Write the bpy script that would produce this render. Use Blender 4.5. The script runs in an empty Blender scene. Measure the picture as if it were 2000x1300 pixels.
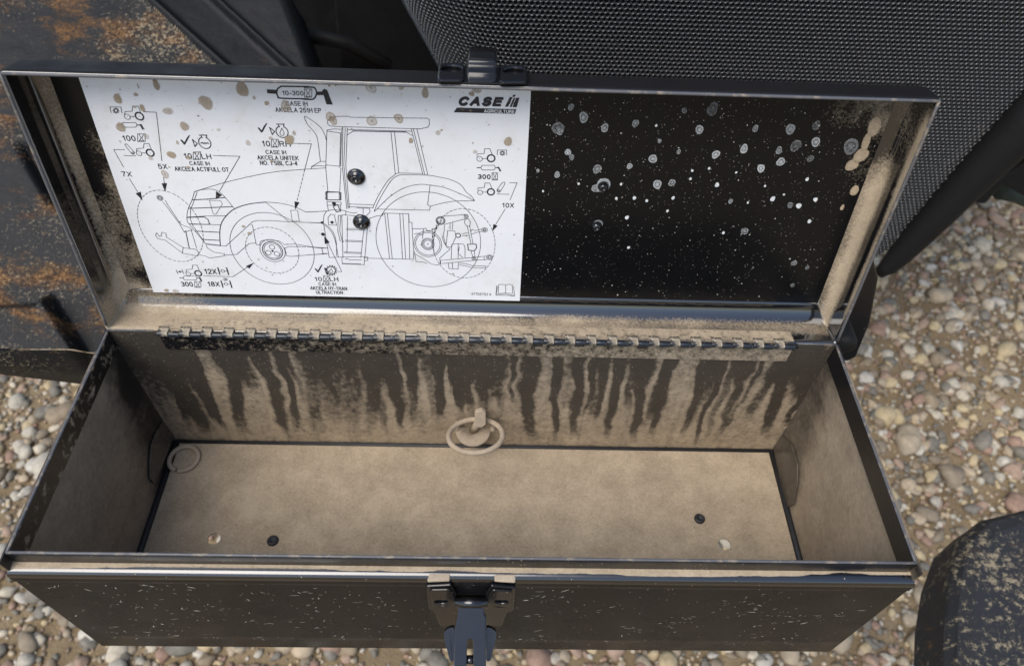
import bpy, bmesh, math, random
import numpy as np
from mathutils import Vector, Matrix

# ---------------------------------------------------------------- camera, sky, sun, exposure
scene = bpy.context.scene
COL = scene.collection
Z0 = 0.80                                   # height of the toolbox rim above the ground
CAM_LOC = (0.25993, -0.31370, Z0 + 0.38733)
CAM_ROT = (0.68724, -0.03452, -0.00198)
cd = bpy.data.cameras.new('camera'); cam = bpy.data.objects.new('camera', cd); COL.objects.link(cam)
cam.location = CAM_LOC; cam.rotation_euler = CAM_ROT
cd.sensor_width = 36.0; cd.lens = 1414.06 / 2000 * 36; cd.clip_start = 0.01; cd.clip_end = 200
cd.dof.use_dof = True; cd.dof.focus_distance = 0.46; cd.dof.aperture_fstop = 10.0
scene.camera = cam
SUN_EL, SUN_AZ = math.radians(58), math.radians(218)     # azimuth clockwise from +Y: light comes from front left
world = bpy.data.worlds.new('World'); scene.world = world; world.use_nodes = True
wn = world.node_tree; bg = wn.nodes['Background']
sky = wn.nodes.new('ShaderNodeTexSky'); sky.sky_type = 'NISHITA'; sky.sun_disc = False
sky.sun_elevation = SUN_EL; sky.sun_rotation = SUN_AZ; sky.dust_density = 1.6; sky.air_density = 1.0; sky.ozone_density = 1.0
wn.links.new(sky.outputs[0], bg.inputs[0]); bg.inputs[1].default_value = 0.10
sd = bpy.data.lights.new('sun', 'SUN'); sd.energy = 1.5; sd.angle = math.radians(45); sd.color = (1.0, 0.955, 0.88)
sun = bpy.data.objects.new('sun', sd); COL.objects.link(sun)
sdir = Vector((math.sin(SUN_AZ) * math.cos(SUN_EL), math.cos(SUN_AZ) * math.cos(SUN_EL), math.sin(SUN_EL)))
sun.rotation_euler = sdir.to_track_quat('Z', 'Y').to_euler(); sun.location = (-1, -1, 4)
scene.view_settings.view_transform = 'Standard'; scene.view_settings.look = 'None'
scene.view_settings.exposure = 0.92; scene.view_settings.gamma = 1.0

# ---------------------------------------------------------------- measuring: where a point of the survey photo lies on a plane
S_F = 1414.06; S_T = Vector(CAM_LOC); S_R = __import__('mathutils').Euler(CAM_ROT, 'XYZ').to_matrix()
def at(px, py, p0, n):
    d = S_R @ Vector(((px - 1000) / S_F, (650 - py) / S_F, -1.0))
    n = Vector(n); return S_T + d * ((Vector(p0) - S_T).dot(n) / d.dot(n))
W, D, H, L, TH, LD, SH, SO, SX = 0.5, 0.1564, 0.1432, 0.1744, 1.38507, 0.026, 0.010, 0.008, 0.003
LU = Vector((1, 0, 0)); LV = Vector((0, math.cos(TH), math.sin(TH))); LW = Vector((0, -math.sin(TH), math.cos(TH)))
O = Vector((0, 0, Z0))
def lid(x, v, w): return O + LU * x + LV * v + LW * w

rng = np.random.default_rng(7); random.seed(7)
def _hash(ix, iy, seed):
    h = np.sin(ix * 127.1 + iy * 311.7 + seed * 74.7) * 43758.5453
    return h - np.floor(h)
def vnoise(x, y, seed=0):
    x = np.asarray(x, float); y = np.asarray(y, float)
    ix, iy = np.floor(x), np.floor(y); fx, fy = x - ix, y - iy
    fx = fx * fx * (3 - 2 * fx); fy = fy * fy * (3 - 2 * fy)
    a = _hash(ix, iy, seed); b = _hash(ix + 1, iy, seed); c = _hash(ix, iy + 1, seed); d = _hash(ix + 1, iy + 1, seed)
    return (a * (1 - fx) + b * fx) * (1 - fy) + (c * (1 - fx) + d * fx) * fy
def fbm(x, y, seed=0, o=4):
    s = 0; a = .5; t = 0
    for k in range(o):
        s = s + a * vnoise(x * 2 ** k, y * 2 ** k, seed + k); t += a; a *= .5
    return s / t
def sstep(a, b, x):
    t = np.clip((np.asarray(x, float) - a) / (b - a), 0, 1); return t * t * (3 - 2 * t)

# ---------------------------------------------------------------- materials
def new_mat(name):
    m = bpy.data.materials.new(name); m.use_nodes = True
    nt = m.node_tree; b = nt.nodes['Principled BSDF']; return m, nt, b
def N(nt, t, **kw):
    n = nt.nodes.new('ShaderNode' + t)
    for k, v in kw.items():
        if k.startswith('_'): setattr(n, k[1:], v)
        else: n.inputs[k.replace('__', ' ')].default_value = v
    return n
def ramp(nt, src, stops):
    r = nt.nodes.new('ShaderNodeValToRGB'); e = r.color_ramp.elements
    while len(e) < len(stops): e.new(0.5)
    for i, (p, c) in enumerate(stops):
        e[i].position = p; e[i].color = (c, c, c, 1) if isinstance(c, (int, float)) else (*c, 1)
    nt.links.new(src, r.inputs[0]); return r
def noise(nt, scale, detail=5, rough=.6, stretch=None, w=0):
    tc = nt.nodes.new('ShaderNodeTexCoord'); src = tc.outputs['Object']
    mp = nt.nodes.new('ShaderNodeMapping'); nt.links.new(src, mp.inputs[0]); mp.inputs['Location'].default_value = (w, w * .7, w * 1.3)
    if stretch: mp.inputs['Scale'].default_value = stretch
    n = N(nt, 'TexNoise', Scale=scale, Detail=detail, Roughness=rough); nt.links.new(mp.outputs[0], n.inputs['Vector']); return n
def math_(nt, op, a, b, c=None):
    n = nt.nodes.new('ShaderNodeMath'); n.operation = op
    for i, v in enumerate((a, b, c)):
        if v is None: continue
        if isinstance(v, (int, float)): n.inputs[i].default_value = v
        else: nt.links.new(v, n.inputs[i])
    return n.outputs[0]
def bump(nt, src, bsdf, strength, dist):
    b = N(nt, 'Bump', Strength=strength, Distance=dist); nt.links.new(src, b.inputs['Height']); nt.links.new(b.outputs[0], bsdf.inputs['Normal']); return b

DUST_A, DUST_B = (0.47, 0.378, 0.265), (0.32, 0.255, 0.178)
def dusty(name, base=(0.008, 0.008, 0.009), rough=.24, amp=.75, lo=.42, hi=.62, use_attr=True, bias=0.0, scale=260, speck=0.0, dust_a=DUST_A, dust_b=DUST_B, spec=.42, coat=.0, film=.0, dscale=55):
    """painted sheet metal under a coat of dried dust; the 'dust' attribute says how thick, fine noise breaks its edge"""
    m, nt, b = new_mat(name)
    b.inputs['Base Color'].default_value = (*base, 1)
    rn = noise(nt, 40, 4); rr = ramp(nt, rn.outputs[0], [(.3, rough * .75), (.75, rough * 1.35)]); nt.links.new(rr.outputs[0], b.inputs['Roughness'])
    b.inputs['Specular IOR Level'].default_value = spec; b.inputs['Coat Weight'].default_value = coat; b.inputs['Coat Roughness'].default_value = .08; b.inputs['Coat IOR'].default_value = 1.6
    pn = noise(nt, 500, 2); bump(nt, pn.outputs[0], b, .06, .0004)
    dbs = nt.nodes.new('ShaderNodeBsdfPrincipled'); dbs.inputs['Roughness'].default_value = .95; dbs.inputs['Specular IOR Level'].default_value = .15
    dn = noise(nt, dscale, 7, .68, w=3); dg = noise(nt, 520, 4, .7, w=11); dr = ramp(nt, math_(nt, 'ADD', math_(nt, 'MULTIPLY', dn.outputs[0], .58), math_(nt, 'MULTIPLY', dg.outputs[0], .42)), [(.36, dust_b), (.60, dust_a)]); nt.links.new(dr.outputs[0], dbs.inputs['Base Color'])
    fn = noise(nt, scale, 6, .7, w=1); bn = noise(nt, 1200, 3, .6, w=5)
    bump(nt, math_(nt, 'ADD', fn.outputs[0], math_(nt, 'MULTIPLY', bn.outputs[0], .6)), dbs, .55, .0012)
    f = math_(nt, 'MULTIPLY', math_(nt, 'SUBTRACT', fn.outputs[0], .5), amp)
    if use_attr:
        a = nt.nodes.new('ShaderNodeAttribute'); a.attribute_name = 'dust'; f = math_(nt, 'ADD', a.outputs['Fac'], f)
    f = math_(nt, 'ADD', f, bias)
    r = ramp(nt, f, [(lo, film), (hi, 1.0)]); fac = r.outputs[0]
    if speck:
        vo = N(nt, 'TexVoronoi', Scale=420); tc = nt.nodes.new('ShaderNodeTexCoord'); nt.links.new(tc.outputs['Object'], vo.inputs['Vector'])
        s1 = ramp(nt, vo.outputs['Distance'], [(.10, 1.0), (.2, 0.0)]); sc = N(nt, 'SeparateColor'); nt.links.new(vo.outputs['Color'], sc.inputs[0])
        s2 = math_(nt, 'MULTIPLY', s1.outputs[0], math_(nt, 'LESS_THAN', sc.outputs[0], speck)); fac = math_(nt, 'MAXIMUM', fac, s2)
    mx = nt.nodes.new('ShaderNodeMixShader'); nt.links.new(fac, mx.inputs[0]); nt.links.new(b.outputs[0], mx.inputs[1]); nt.links.new(dbs.outputs[0], mx.inputs[2])
    nt.links.new(mx.outputs[0], nt.nodes['Material Output'].inputs[0]); return m
def plain(name, col, rough=.5, metal=0.0, nscale=120, var=.25, bstr=.1, bdist=.0005, coat=0.0, spec=.5):
    m, nt, b = new_mat(name)
    n = noise(nt, nscale, 5); c0 = tuple(c * (1 - var) for c in col); c1 = tuple(min(1, c * (1 + var)) for c in col)
    r = ramp(nt, n.outputs[0], [(.3, c0), (.7, c1)]); nt.links.new(r.outputs[0], b.inputs['Base Color'])
    b.inputs['Roughness'].default_value = rough; b.inputs['Metallic'].default_value = metal; b.inputs['Specular IOR Level'].default_value = spec; b.inputs['Coat Weight'].default_value = coat; b.inputs['Coat Roughness'].default_value = .05
    if bstr: bump(nt, n.outputs[0], b, bstr, bdist)
    return m
M = {}
M['paint'] = dusty('black_paint_dusty', amp=.6, speck=.10)
M['front'] = dusty('front_paint', amp=.6, rough=.25, spec=.13, speck=.08)
M['rolled_edge'] = dusty('rolled_edge_paint', amp=.6, rough=.16, spec=1.0, coat=.5, speck=.10)
M['paint_clean'] = dusty('black_paint_gloss', rough=.2, spec=.5, use_attr=False, bias=-.22, amp=.8, speck=.05)
M['lid'] = dusty('lid_paint', rough=.09, amp=.9, lo=.30, hi=.80, scale=620, spec=1.0, coat=1.0)
M['lid_outer'] = dusty('lid_outer_paint', rough=.5, use_attr=False, bias=-.12, amp=.8, scale=300, spec=.14, film=.01)
M['lid_panel'] = dusty('lid_panel_paint', base=(.005, .005, .0055), rough=.22, amp=.9, lo=.30, hi=.80, scale=620, spec=.30)
M['wall'] = dusty('inner_wall', rough=.45, amp=1.1, lo=.20, hi=.86, speck=.30, film=.13)
M['edge'] = dusty('worn_edge', base=(.10, .10, .105), rough=.4, use_attr=False, bias=.40, amp=1.0, scale=90)
M['floor'] = dusty('floor_dust', use_attr=False, bias=1.0, amp=.5, scale=200, dust_a=(.46, .372, .265), dust_b=(.27, .216, .152), dscale=34)
M['dusthard'] = dusty('dusty_steel', base=(.06, .055, .05), use_attr=False, bias=.95, amp=.5, scale=300, dust_a=(.47, .385, .285), dust_b=(.36, .29, .21))
M['knuckle_dusty'] = dusty('hinge_dusty', base=(.02, .022, .026), rough=.25, use_attr=False, bias=.52, amp=1.0, scale=150, dust_a=(.50, .42, .31), dust_b=(.36, .30, .22))  # paler, thicker dust on every other knuckle
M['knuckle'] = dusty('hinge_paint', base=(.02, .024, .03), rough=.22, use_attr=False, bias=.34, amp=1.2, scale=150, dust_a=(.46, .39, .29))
M['gusset'] = dusty('gusset_dust', use_attr=False, bias=.42, amp=.5, scale=60, lo=.2, hi=.9, dust_a=(.30, .245, .185), dust_b=(.2, .16, .12))
M['seam'] = plain('seam_black', (.018, .018, .02), .6)
M['rubber'] = plain('black_rubber', (.009, .009, .0095), .6, bstr=.5, nscale=420, bdist=.001, spec=.22)
M['fastener'] = plain('black_fastener', (.008, .008, .009), .15, coat=.6, bstr=.05)
M['print'] = plain('black_print', (.015, .014, .02), .45, bstr=0)
M['print_white'] = plain('white_print', (.8, .8, .8), .45, bstr=0, var=.02)
m, nt, b = new_mat('decal_white'); n = noise(nt, 38, 7, .7); r = ramp(nt, n.outputs[0], [(.28, (.69, .675, .64)), (.45, (.765, .765, .765)), (.7, (.80, .80, .805))])
nt.links.new(r.outputs[0], b.inputs['Base Color']); b.inputs['Roughness'].default_value = .38
M['decal'] = m
def splat_mat(name, col, col2, rough=.9):
    m, nt, b = new_mat(name); n = noise(nt, 700, 3); r = ramp(nt, n.outputs[0], [(.3, col2), (.7, col)]); nt.links.new(r.outputs[0], b.inputs['Base Color'])
    b.inputs['Roughness'].default_value = rough
    a = nt.nodes.new('ShaderNodeAttribute'); a.attribute_name = 'cover'
    f = math_(nt, 'ADD', a.outputs['Fac'], math_(nt, 'MULTIPLY', math_(nt, 'SUBTRACT', n.outputs[0], .5), .35))
    g = math_(nt, 'MULTIPLY', f, ramp(nt, a.outputs['Fac'], [(.0, 0.0), (.08, 1.0)]).outputs[0]); nt.links.new(g, b.inputs['Alpha']); return m
M['mud_spot'] = splat_mat('mud_spot', (.45, .35, .235), (.34, .26, .17))
M['lime_spot'] = splat_mat('dried_water_spot', (.78, .79, .76), (.55, .57, .57))
M['speck'] = plain('dust_speck', (.42, .39, .33), .9, bstr=0, var=.3)

# ---------------------------------------------------------------- object helpers
def setp(o, label=None, cat=None, group=None, kind=None):
    for k, v in (('label', label), ('category', cat), ('group', group), ('kind', kind)):
        if v: o[k] = v
    return o
def link(name, me, mat, parent=None):
    o = bpy.data.objects.new(name, me); COL.objects.link(o)
    if mat is not None and not me.materials: me.materials.append(mat)
    o.parent = parent; return o
def empty(name, loc, label, cat, group=None):
    o = bpy.data.objects.new(name, None); COL.objects.link(o); o.location = loc; o.empty_display_size = .02
    return setp(o, label, cat, group)
def attach(o, parent):                       # parts keep world coordinates under an Empty placed at the thing's base
    o.parent = parent
    o.matrix_parent_inverse = Matrix.Translation(-parent.location) if parent.parent is None else Matrix.Identity(4); return o
def mesh(name, verts, faces, mat, parent=None, smooth=False, attrs=None, bevel=0, solid=0):
    me = bpy.data.meshes.new(name); me.from_pydata([tuple(v) for v in verts], [], faces); me.update()
    for k, v in (attrs or {}).items():
        a = me.attributes.new(k, 'FLOAT', 'POINT'); a.data.foreach_set('value', np.asarray(v, np.float32))
    if smooth: me.shade_smooth()
    o = link(name, me, mat)
    if parent is not None: attach(o, parent)
    if solid:
        md = o.modifiers.new('thickness', 'SOLIDIFY'); md.thickness = solid; md.offset = -1
    if bevel: add_bevel(o, bevel)
    return o
def add_bevel(o, w, seg=2):
    md = o.modifiers.new('bevel', 'BEVEL'); md.width = w; md.segments = seg; md.limit_method = 'ANGLE'; md.angle_limit = math.radians(35); return o
def grid_faces(nu, nv, off=0):
    i, j = np.meshgrid(np.arange(nu - 1), np.arange(nv - 1), indexing='ij'); a = off + i * nv + j
    return np.stack([a, a + nv, a + nv + 1, a + 1], -1).reshape(-1, 4).tolist()
def sheet(name, c00, c10, c01, nu, nv, mat, parent, dust=None, solid=.0012, disp=None):
    """flat panel c00 + u(c10-c00) + v(c01-c00), with a dust coat dust(u,v)"""
    u, v = np.meshgrid(np.linspace(0, 1, nu), np.linspace(0, 1, nv), indexing='ij')
    c00, c10, c01 = np.array(c00), np.array(c10), np.array(c01)
    P = c00 + u[..., None] * (c10 - c00) + v[..., None] * (c01 - c00)
    if disp is not None:
        n = np.cross(c10 - c00, c01 - c00); n /= np.linalg.norm(n); P = P + disp(u, v)[..., None] * n
    at_ = {'dust': dust(u, v).ravel()} if dust is not None else None
    return mesh(name, P.reshape(-1, 3), grid_faces(nu, nv), mat, parent, disp is not None, at_, solid=solid)
def prism(name, outline, n, th, mat, parent, holes=(), bevel=0.0005):
    """plate: outline (and holes) in a plane, thickened along n"""
    bm = bmesh.new(); n = Vector(n).normalized()
    for loop in [outline] + list(holes):
        vs = [bm.verts.new(p) for p in loop]
        for i in range(len(vs)): bm.edges.new((vs[i], vs[(i + 1) % len(vs)]))
    bmesh.ops.triangle_fill(bm, use_beauty=True, use_dissolve=True, edges=bm.edges[:], normal=n)
    fs = bm.faces[:]
    r = bmesh.ops.extrude_face_region(bm, geom=fs)
    bmesh.ops.translate(bm, vec=n * th, verts=[g for g in r['geom'] if isinstance(g, bmesh.types.BMVert)])
    bmesh.ops.recalc_face_normals(bm, faces=bm.faces[:])
    me = bpy.data.meshes.new(name); bm.to_mesh(me); bm.free()
    o = link(name, me, mat)
    if parent is not None: attach(o, parent)
    if bevel: add_bevel(o, bevel)
    return o
def frame_of(axis):
    a = Vector(axis).normalized(); t = Vector((0, 0, 1)) if abs(a.z) < .9 else Vector((1, 0, 0)); u = a.cross(t).normalized(); return a, u, a.cross(u)
def lathe(name, p, axis, prof, mat, parent, seg=24, smooth=True):
    """prof: (radius, height) pairs along axis from p"""
    a, u, v = frame_of(axis); p = Vector(p); V = []; F = []
    for r, h in prof:
        for k in range(seg):
            t = 2 * math.pi * k / seg; V.append(p + a * h + (u * math.cos(t) + v * math.sin(t)) * r)
    for i in range(len(prof) - 1):
        for k in range(seg): F.append((i * seg + k, i * seg + (k + 1) % seg, (i + 1) * seg + (k + 1) % seg, (i + 1) * seg + k))
    F.append(tuple(range(seg))[::-1]); F.append(tuple((len(prof) - 1) * seg + k for k in range(seg)))
    o = mesh(name, V, F, mat, parent, smooth); return o
def tube(name, pts, r, mat, parent, seg=10, closed=False, radii=None):
    pts = [Vector(p) for p in pts]; n = len(pts); V = []; F = []; up = None
    for i, p in enumerate(pts):
        if closed: t = (pts[(i + 1) % n] - pts[i - 1]).normalized()
        else: t = (pts[min(i + 1, n - 1)] - pts[max(i - 1, 0)]).normalized()
        if up is None: _, up, _ = frame_of(t)
        up = (up - t * up.dot(t)).normalized(); w = t.cross(up); rr = radii[i] if radii else r
        for k in range(seg):
            a = 2 * math.pi * k / seg; V.append(p + (up * math.cos(a) + w * math.sin(a)) * rr)
    for i in range(n if closed else n - 1):
        j = (i + 1) % n
        for k in range(seg): F.append((i * seg + k, i * seg + (k + 1) % seg, j * seg + (k + 1) % seg, j * seg + k))
    if not closed: F.append(tuple(range(seg))[::-1]); F.append(tuple((n - 1) * seg + k for k in range(seg)))
    return mesh(name, V, F, mat, parent, True)
def splats(name, items, mat, parent, plane, seg=14, kind='stuff'):
    """dried drops: items (centre, radius_u, radius_v, strength, ring) as thin irregular films lying on a plane (U, V, N)"""
    U, Vv, Nn = plane; V = []; F = []; C = []
    for (c, ru, rv, s, ring) in items:
        b = len(V); k0 = random.random() * 6; prof = [(0.0, s), (.5, s * (.35 if ring else 1)), (.86, s * (.85 if ring else .85)), (1.0, 0.0)]
        ph = [1 + .08 * math.sin(2 * t + k0) + .06 * math.sin(3 * t + k0 * 2) + random.uniform(-.05, .05) for t in [2 * math.pi * k / seg for k in range(seg)]]
        V.append(c + Nn * .00012); C.append(prof[0][1])
        for (q, a) in prof[1:]:
            for k in range(seg):
                t = 2 * math.pi * k / seg; V.append(c + U * (ru * q * ph[k] * math.cos(t)) + Vv * (rv * q * ph[k] * math.sin(t)) + Nn * (.00012 if q < 1 else .00006)); C.append(a)
        for k in range(seg): F.append((b, b + 1 + k, b + 1 + (k + 1) % seg))
        for i in range(2):
            for k in range(seg): F.append((b + 1 + i * seg + k, b + 1 + (i + 1) * seg + k, b + 1 + (i + 1) * seg + (k + 1) % seg, b + 1 + i * seg + (k + 1) % seg))
    o = mesh(name, V, F, mat, parent, False, {'cover': C}); o['kind'] = kind; return o
def specks(name, pts, mat, parent, plane, sizes, strand=None):
    U, Vv, Nn = plane; V = []; F = []
    for i, c in enumerate(pts):
        b = len(V); s = sizes[i]; a0 = random.random() * 6.28
        if strand is not None:
            ca, sa = math.cos(strand[i][0]), math.sin(strand[i][0]); l = strand[i][1]
            for (x, y) in ((-l, -s * .5), (0, -s), (l, -s * .3), (l, s * .3), (0, s), (-l, s * .5)): V.append(c + U * (x * ca - y * sa) + Vv * (x * sa + y * ca) + Nn * .00015)
        else:
            for k in range(5): V.append(c + U * (s * math.cos(a0 + k * 1.2566) * random.uniform(.6, 1.2)) + Vv * (s * math.sin(a0 + k * 1.2566) * random.uniform(.6, 1.2)) + Nn * .00015)
        F.append(tuple(range(b, len(V))))
    o = mesh(name, V, F, mat, parent); o['kind'] = 'stuff'; return o

# ---------------------------------------------------------------- ground and gravel
def in_poly(x, y, poly):
    c = False; j = len(poly) - 1
    for i in range(len(poly)):
        (xi, yi), (xj, yj) = poly[i], poly[j]
        if (yi > y) != (yj > y) and x < (xj - xi) * (y - yi) / (yj - yi) + xi: c = not c
        j = i
    return c
m, nt, b = new_mat('sandy_soil'); n = noise(nt, 9, 8, .7); r = ramp(nt, n.outputs[0], [(.3, (.18, .125, .066)), (.5, (.28, .205, .115)), (.7, (.38, .29, .175))])
nt.links.new(r.outputs[0], b.inputs['Base Color']); b.inputs['Roughness'].default_value = .95
n2 = noise(nt, 220, 6, .7); bump(nt, n2.outputs[0], b, .9, .006); M['soil'] = m
STONE = [(0, (.26, .20, .13)), (.10, (.46, .36, .21)), (.20, (.17, .152, .118)), (.30, (.36, .29, .20)), (.40, (.29, .185, .13)), (.48, (.42, .375, .295)), (.56, (.24, .19, .13)), (.64, (.42, .33, .22)), (.72, (.20, .178, .14)), (.80, (.34, .235, .165)), (.88, (.50, .43, .32)), (.95, (.48, .435, .36))]
def stone_mat(name, obj):
    m, nt, b = new_mat(name)
    if obj: src = nt.nodes.new('ShaderNodeObjectInfo').outputs['Random']
    else:
        a = nt.nodes.new('ShaderNodeAttribute'); a.attribute_name = 'tone'; src = a.outputs['Fac']
    r = ramp(nt, src, [(q, tuple(min(.60, k * 1.12) for k in c)) for q, c in STONE]); r.color_ramp.interpolation = 'CONSTANT'
    n = noise(nt, 60 if not obj else 2.2, 6, .65); rr = ramp(nt, n.outputs[0], [(.25, .62), (.75, 1.15)])
    mx = N(nt, 'Mix', _data_type='RGBA', _blend_type='MULTIPLY'); mx.inputs[0].default_value = 1
    nt.links.new(r.outputs[0], mx.inputs[6]); nt.links.new(rr.outputs[0], mx.inputs[7]); nt.links.new(mx.outputs[2], b.inputs['Base Color'])
    b.inputs['Roughness'].default_value = .75; return m
M['pebble'] = stone_mat('pebble_stone', True); M['gravel'] = stone_mat('gravel_stone', False)
g = np.linspace(-1, 1, 161); gx = .4 + 1.5 * g + 40 * g ** 9; gy = .6 + 1.5 * g + 40 * g ** 9
X, Y = np.meshgrid(gx, gy, indexing='ij'); near = np.exp(-((X - .4) ** 2 + (Y - .6) ** 2) / 4)
def ground_h(x, y): return (fbm(np.asarray(x) * 3, np.asarray(y) * 3, 3, 4) - .5) * .05
Zg = ground_h(X, Y) * near
ground = mesh('ground', np.stack([X, Y, Zg], -1).reshape(-1, 3), grid_faces(161, 161), M['soil'], None, True); setp(ground, 'brown sandy ground strewn with gravel below the toolbox', 'ground', kind='structure')

def ico(lv):
    bm = bmesh.new(); bmesh.ops.create_icosphere(bm, subdivisions=lv, radius=1); v = np.array([q.co[:] for q in bm.verts]); f = [[w.index for w in q.verts] for q in bm.faces]; bm.free(); return v, f
IV0, IF0 = ico(1); IV, IF = ico(2); variants = []; smalls = []
for k in range(7):
    s = np.array([1, rng.uniform(.65, .95), rng.uniform(.45, .75)])
    nn = 1 + .16 * np.sin(IV @ rng.normal(size=3) * 2.2 + k) + .12 * np.sin(IV @ rng.normal(size=3) * 3.5) - .28 * np.clip(IV @ (lambda q: q / np.linalg.norm(q))(rng.normal(size=3)) - .55, 0, 1) - .28 * np.clip(IV @ (lambda q: q / np.linalg.norm(q))(rng.normal(size=3)) - .6, 0, 1) + rng.normal(size=len(IV)) * .02
    variants.append(IV * nn[:, None] * s)
    smalls.append(IV0 * (1 + rng.normal(size=len(IV0)) * .14)[:, None] * s)
npb = 50000
px_ = rng.uniform(-1.1, 1.65, npb); py_ = rng.uniform(-.4, 1.5, npb)
sz = np.clip(np.where(np.arange(npb) < 15500, rng.lognormal(math.log(.0090), .40, npb), rng.lognormal(math.log(.0043), .32, npb)), .0024, .027)
keep = (fbm(px_ * 4, py_ * 4, 9, 3) > .30) | (rng.random(npb) < .6); px_, py_, sz = px_[keep], py_[keep], sz[keep]
vis = [[(0, 745), (140, 775), (10, 1080), (0, 1085)], [(0, 1125), (205, 1268), (1615, 1281), (1800, 1150), (1655, 705), (1700, 640), (1718, 545), (2000, 400), (2000, 985), (1850, 1100), (1805, 1300), (0, 1300)]]
gz = ground_h(px_, py_) * np.exp(-((px_ - .4) ** 2 + (py_ - .6) ** 2) / 4) + sz * .34
Ri = np.array(S_R.transposed()); q = (np.stack([px_, py_, gz], -1) - np.array(S_T)) @ Ri.T
u_, v_ = 1000 + S_F * q[:, 0] / -q[:, 2], 650 - S_F * q[:, 1] / -q[:, 2]
seen = np.array([any(in_poly(a, c, P) for P in vis) for a, c in zip(u_, v_)])
score = np.where(seen, sz / -q[:, 2], -1); order = np.argsort(-score); big = set(order[:300].tolist())
pmeshes = []
for k, vv in enumerate(variants):
    me = bpy.data.meshes.new('pebble'); me.from_pydata([tuple(p) for p in vv], [], IF); me.shade_smooth(); me.materials.append(M['pebble']); pmeshes.append(me)
for i in order[:300]:
    o = bpy.data.objects.new('pebble', pmeshes[int(i) % 7]); COL.objects.link(o); o.parent = ground
    o.location = (px_[i], py_[i], gz[i]); o.rotation_euler = (rng.normal() * .3, rng.normal() * .3, rng.uniform(0, 6.28)); o.scale = (sz[i],) * 3
GV = []; GT = []; GF = []; nb = 0; fa = np.array(IF); fa0 = np.array(IF0)
for i in range(len(px_)):
    if i in big: continue
    a = rng.uniform(0, 6.28); t = rng.normal() * .25; ca, sa = math.cos(a), math.sin(a); sm = sz[i] < .0085; v = (smalls if sm else variants)[i % 7] * sz[i]
    v = v @ np.array([[1, 0, 0], [0, math.cos(t), math.sin(t)], [0, -math.sin(t), math.cos(t)]]) @ np.array([[ca, sa, 0], [-sa, ca, 0], [0, 0, 1]])
    GV.append(v + np.array([px_[i], py_[i], gz[i]])); GT.append(np.full(len(v), rng.random())); GF.append((fa0 if sm else fa) + nb); nb += len(v)
o = mesh('gravel', np.concatenate(GV), np.concatenate(GF).tolist(), M['gravel'], ground, True, {'tone': np.concatenate(GT)}); o['kind'] = 'stuff'

# ---------------------------------------------------------------- rusty casting behind the box on the left
def ray(px, py, depth): return S_T + (S_R @ Vector(((px - 1000) / S_F, (650 - py) / S_F, -1.0))) * depth
def cast_mat(name, rust=.5, tan=.5, base=(.010, .0105, .0115), rough=.40, fine=330):
    m, nt, b = new_mat(name)
    n1 = noise(nt, 14, 7, .68, stretch=(1, 2.2, 1)); f1 = ramp(nt, n1.outputs[0], [(.62 - .12 * rust, 0.0), (.74 - .1 * rust, .85)])
    n2 = noise(nt, fine, 6, .8, w=4); n2b = noise(nt, 10, 3, .5, w=7)
    t = math_(nt, 'ADD', n2.outputs[0], math_(nt, 'MULTIPLY', math_(nt, 'SUBTRACT', n2b.outputs[0], .5), .32)); f2 = ramp(nt, t, [(.66 - .10 * tan, 0.0), (.75 - .10 * tan, .8)])
    mx = N(nt, 'Mix', _data_type='RGBA'); mx.inputs[6].default_value = (*base, 1); nr = noise(nt, 90, 4, .6); rr = ramp(nt, nr.outputs[0], [(.3, (.12, .058, .022)), (.7, (.33, .165, .055))])
    nt.links.new(rr.outputs[0], mx.inputs[7]); nt.links.new(math_(nt, 'MULTIPLY', f1.outputs[0], ramp(nt, n2.outputs[0], [(.4, .1), (.55, 1.0)]).outputs[0]), mx.inputs[0])
    m2 = N(nt, 'Mix', _data_type='RGBA'); nt.links.new(mx.outputs[2], m2.inputs[6]); m2.inputs[7].default_value = (.34, .28, .185, 1); nt.links.new(f2.outputs[0], m2.inputs[0])
    nt.links.new(m2.outputs[2], b.inputs['Base Color'])
    b.inputs['Specular IOR Level'].default_value = .22
    mr = math_(nt, 'MULTIPLY_ADD', math_(nt, 'MAXIMUM', f1.outputs[0], f2.outputs[0]), .45, rough); nt.links.new(mr, b.inputs['Roughness'])
    bump(nt, n2.outputs[0], b, .35, .0022); return m
M['cast'] = cast_mat('rusty_black_casting', .95, .95); M['cast_smooth'] = cast_mat('black_casting', .05, .10, (.011, .0115, .013), .45)
weight = empty('tractor_weight', (-.2, .3, Z0 - .3), 'rusty black cast iron counterweight with ribs, behind the open lid at the left', 'counterweight')
wn_ = Vector((.12, -.50, .86)).normalized(); wp0 = ray(250, 300, .70)
def line_d(x, y, a, b_):
    dx, dy = b_[0] - a[0], b_[1] - a[1]; l = math.hypot(dx, dy); return ((x - a[0]) * -dy + (y - a[1]) * dx) / -l   # positive to the right of a->b (down)
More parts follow.
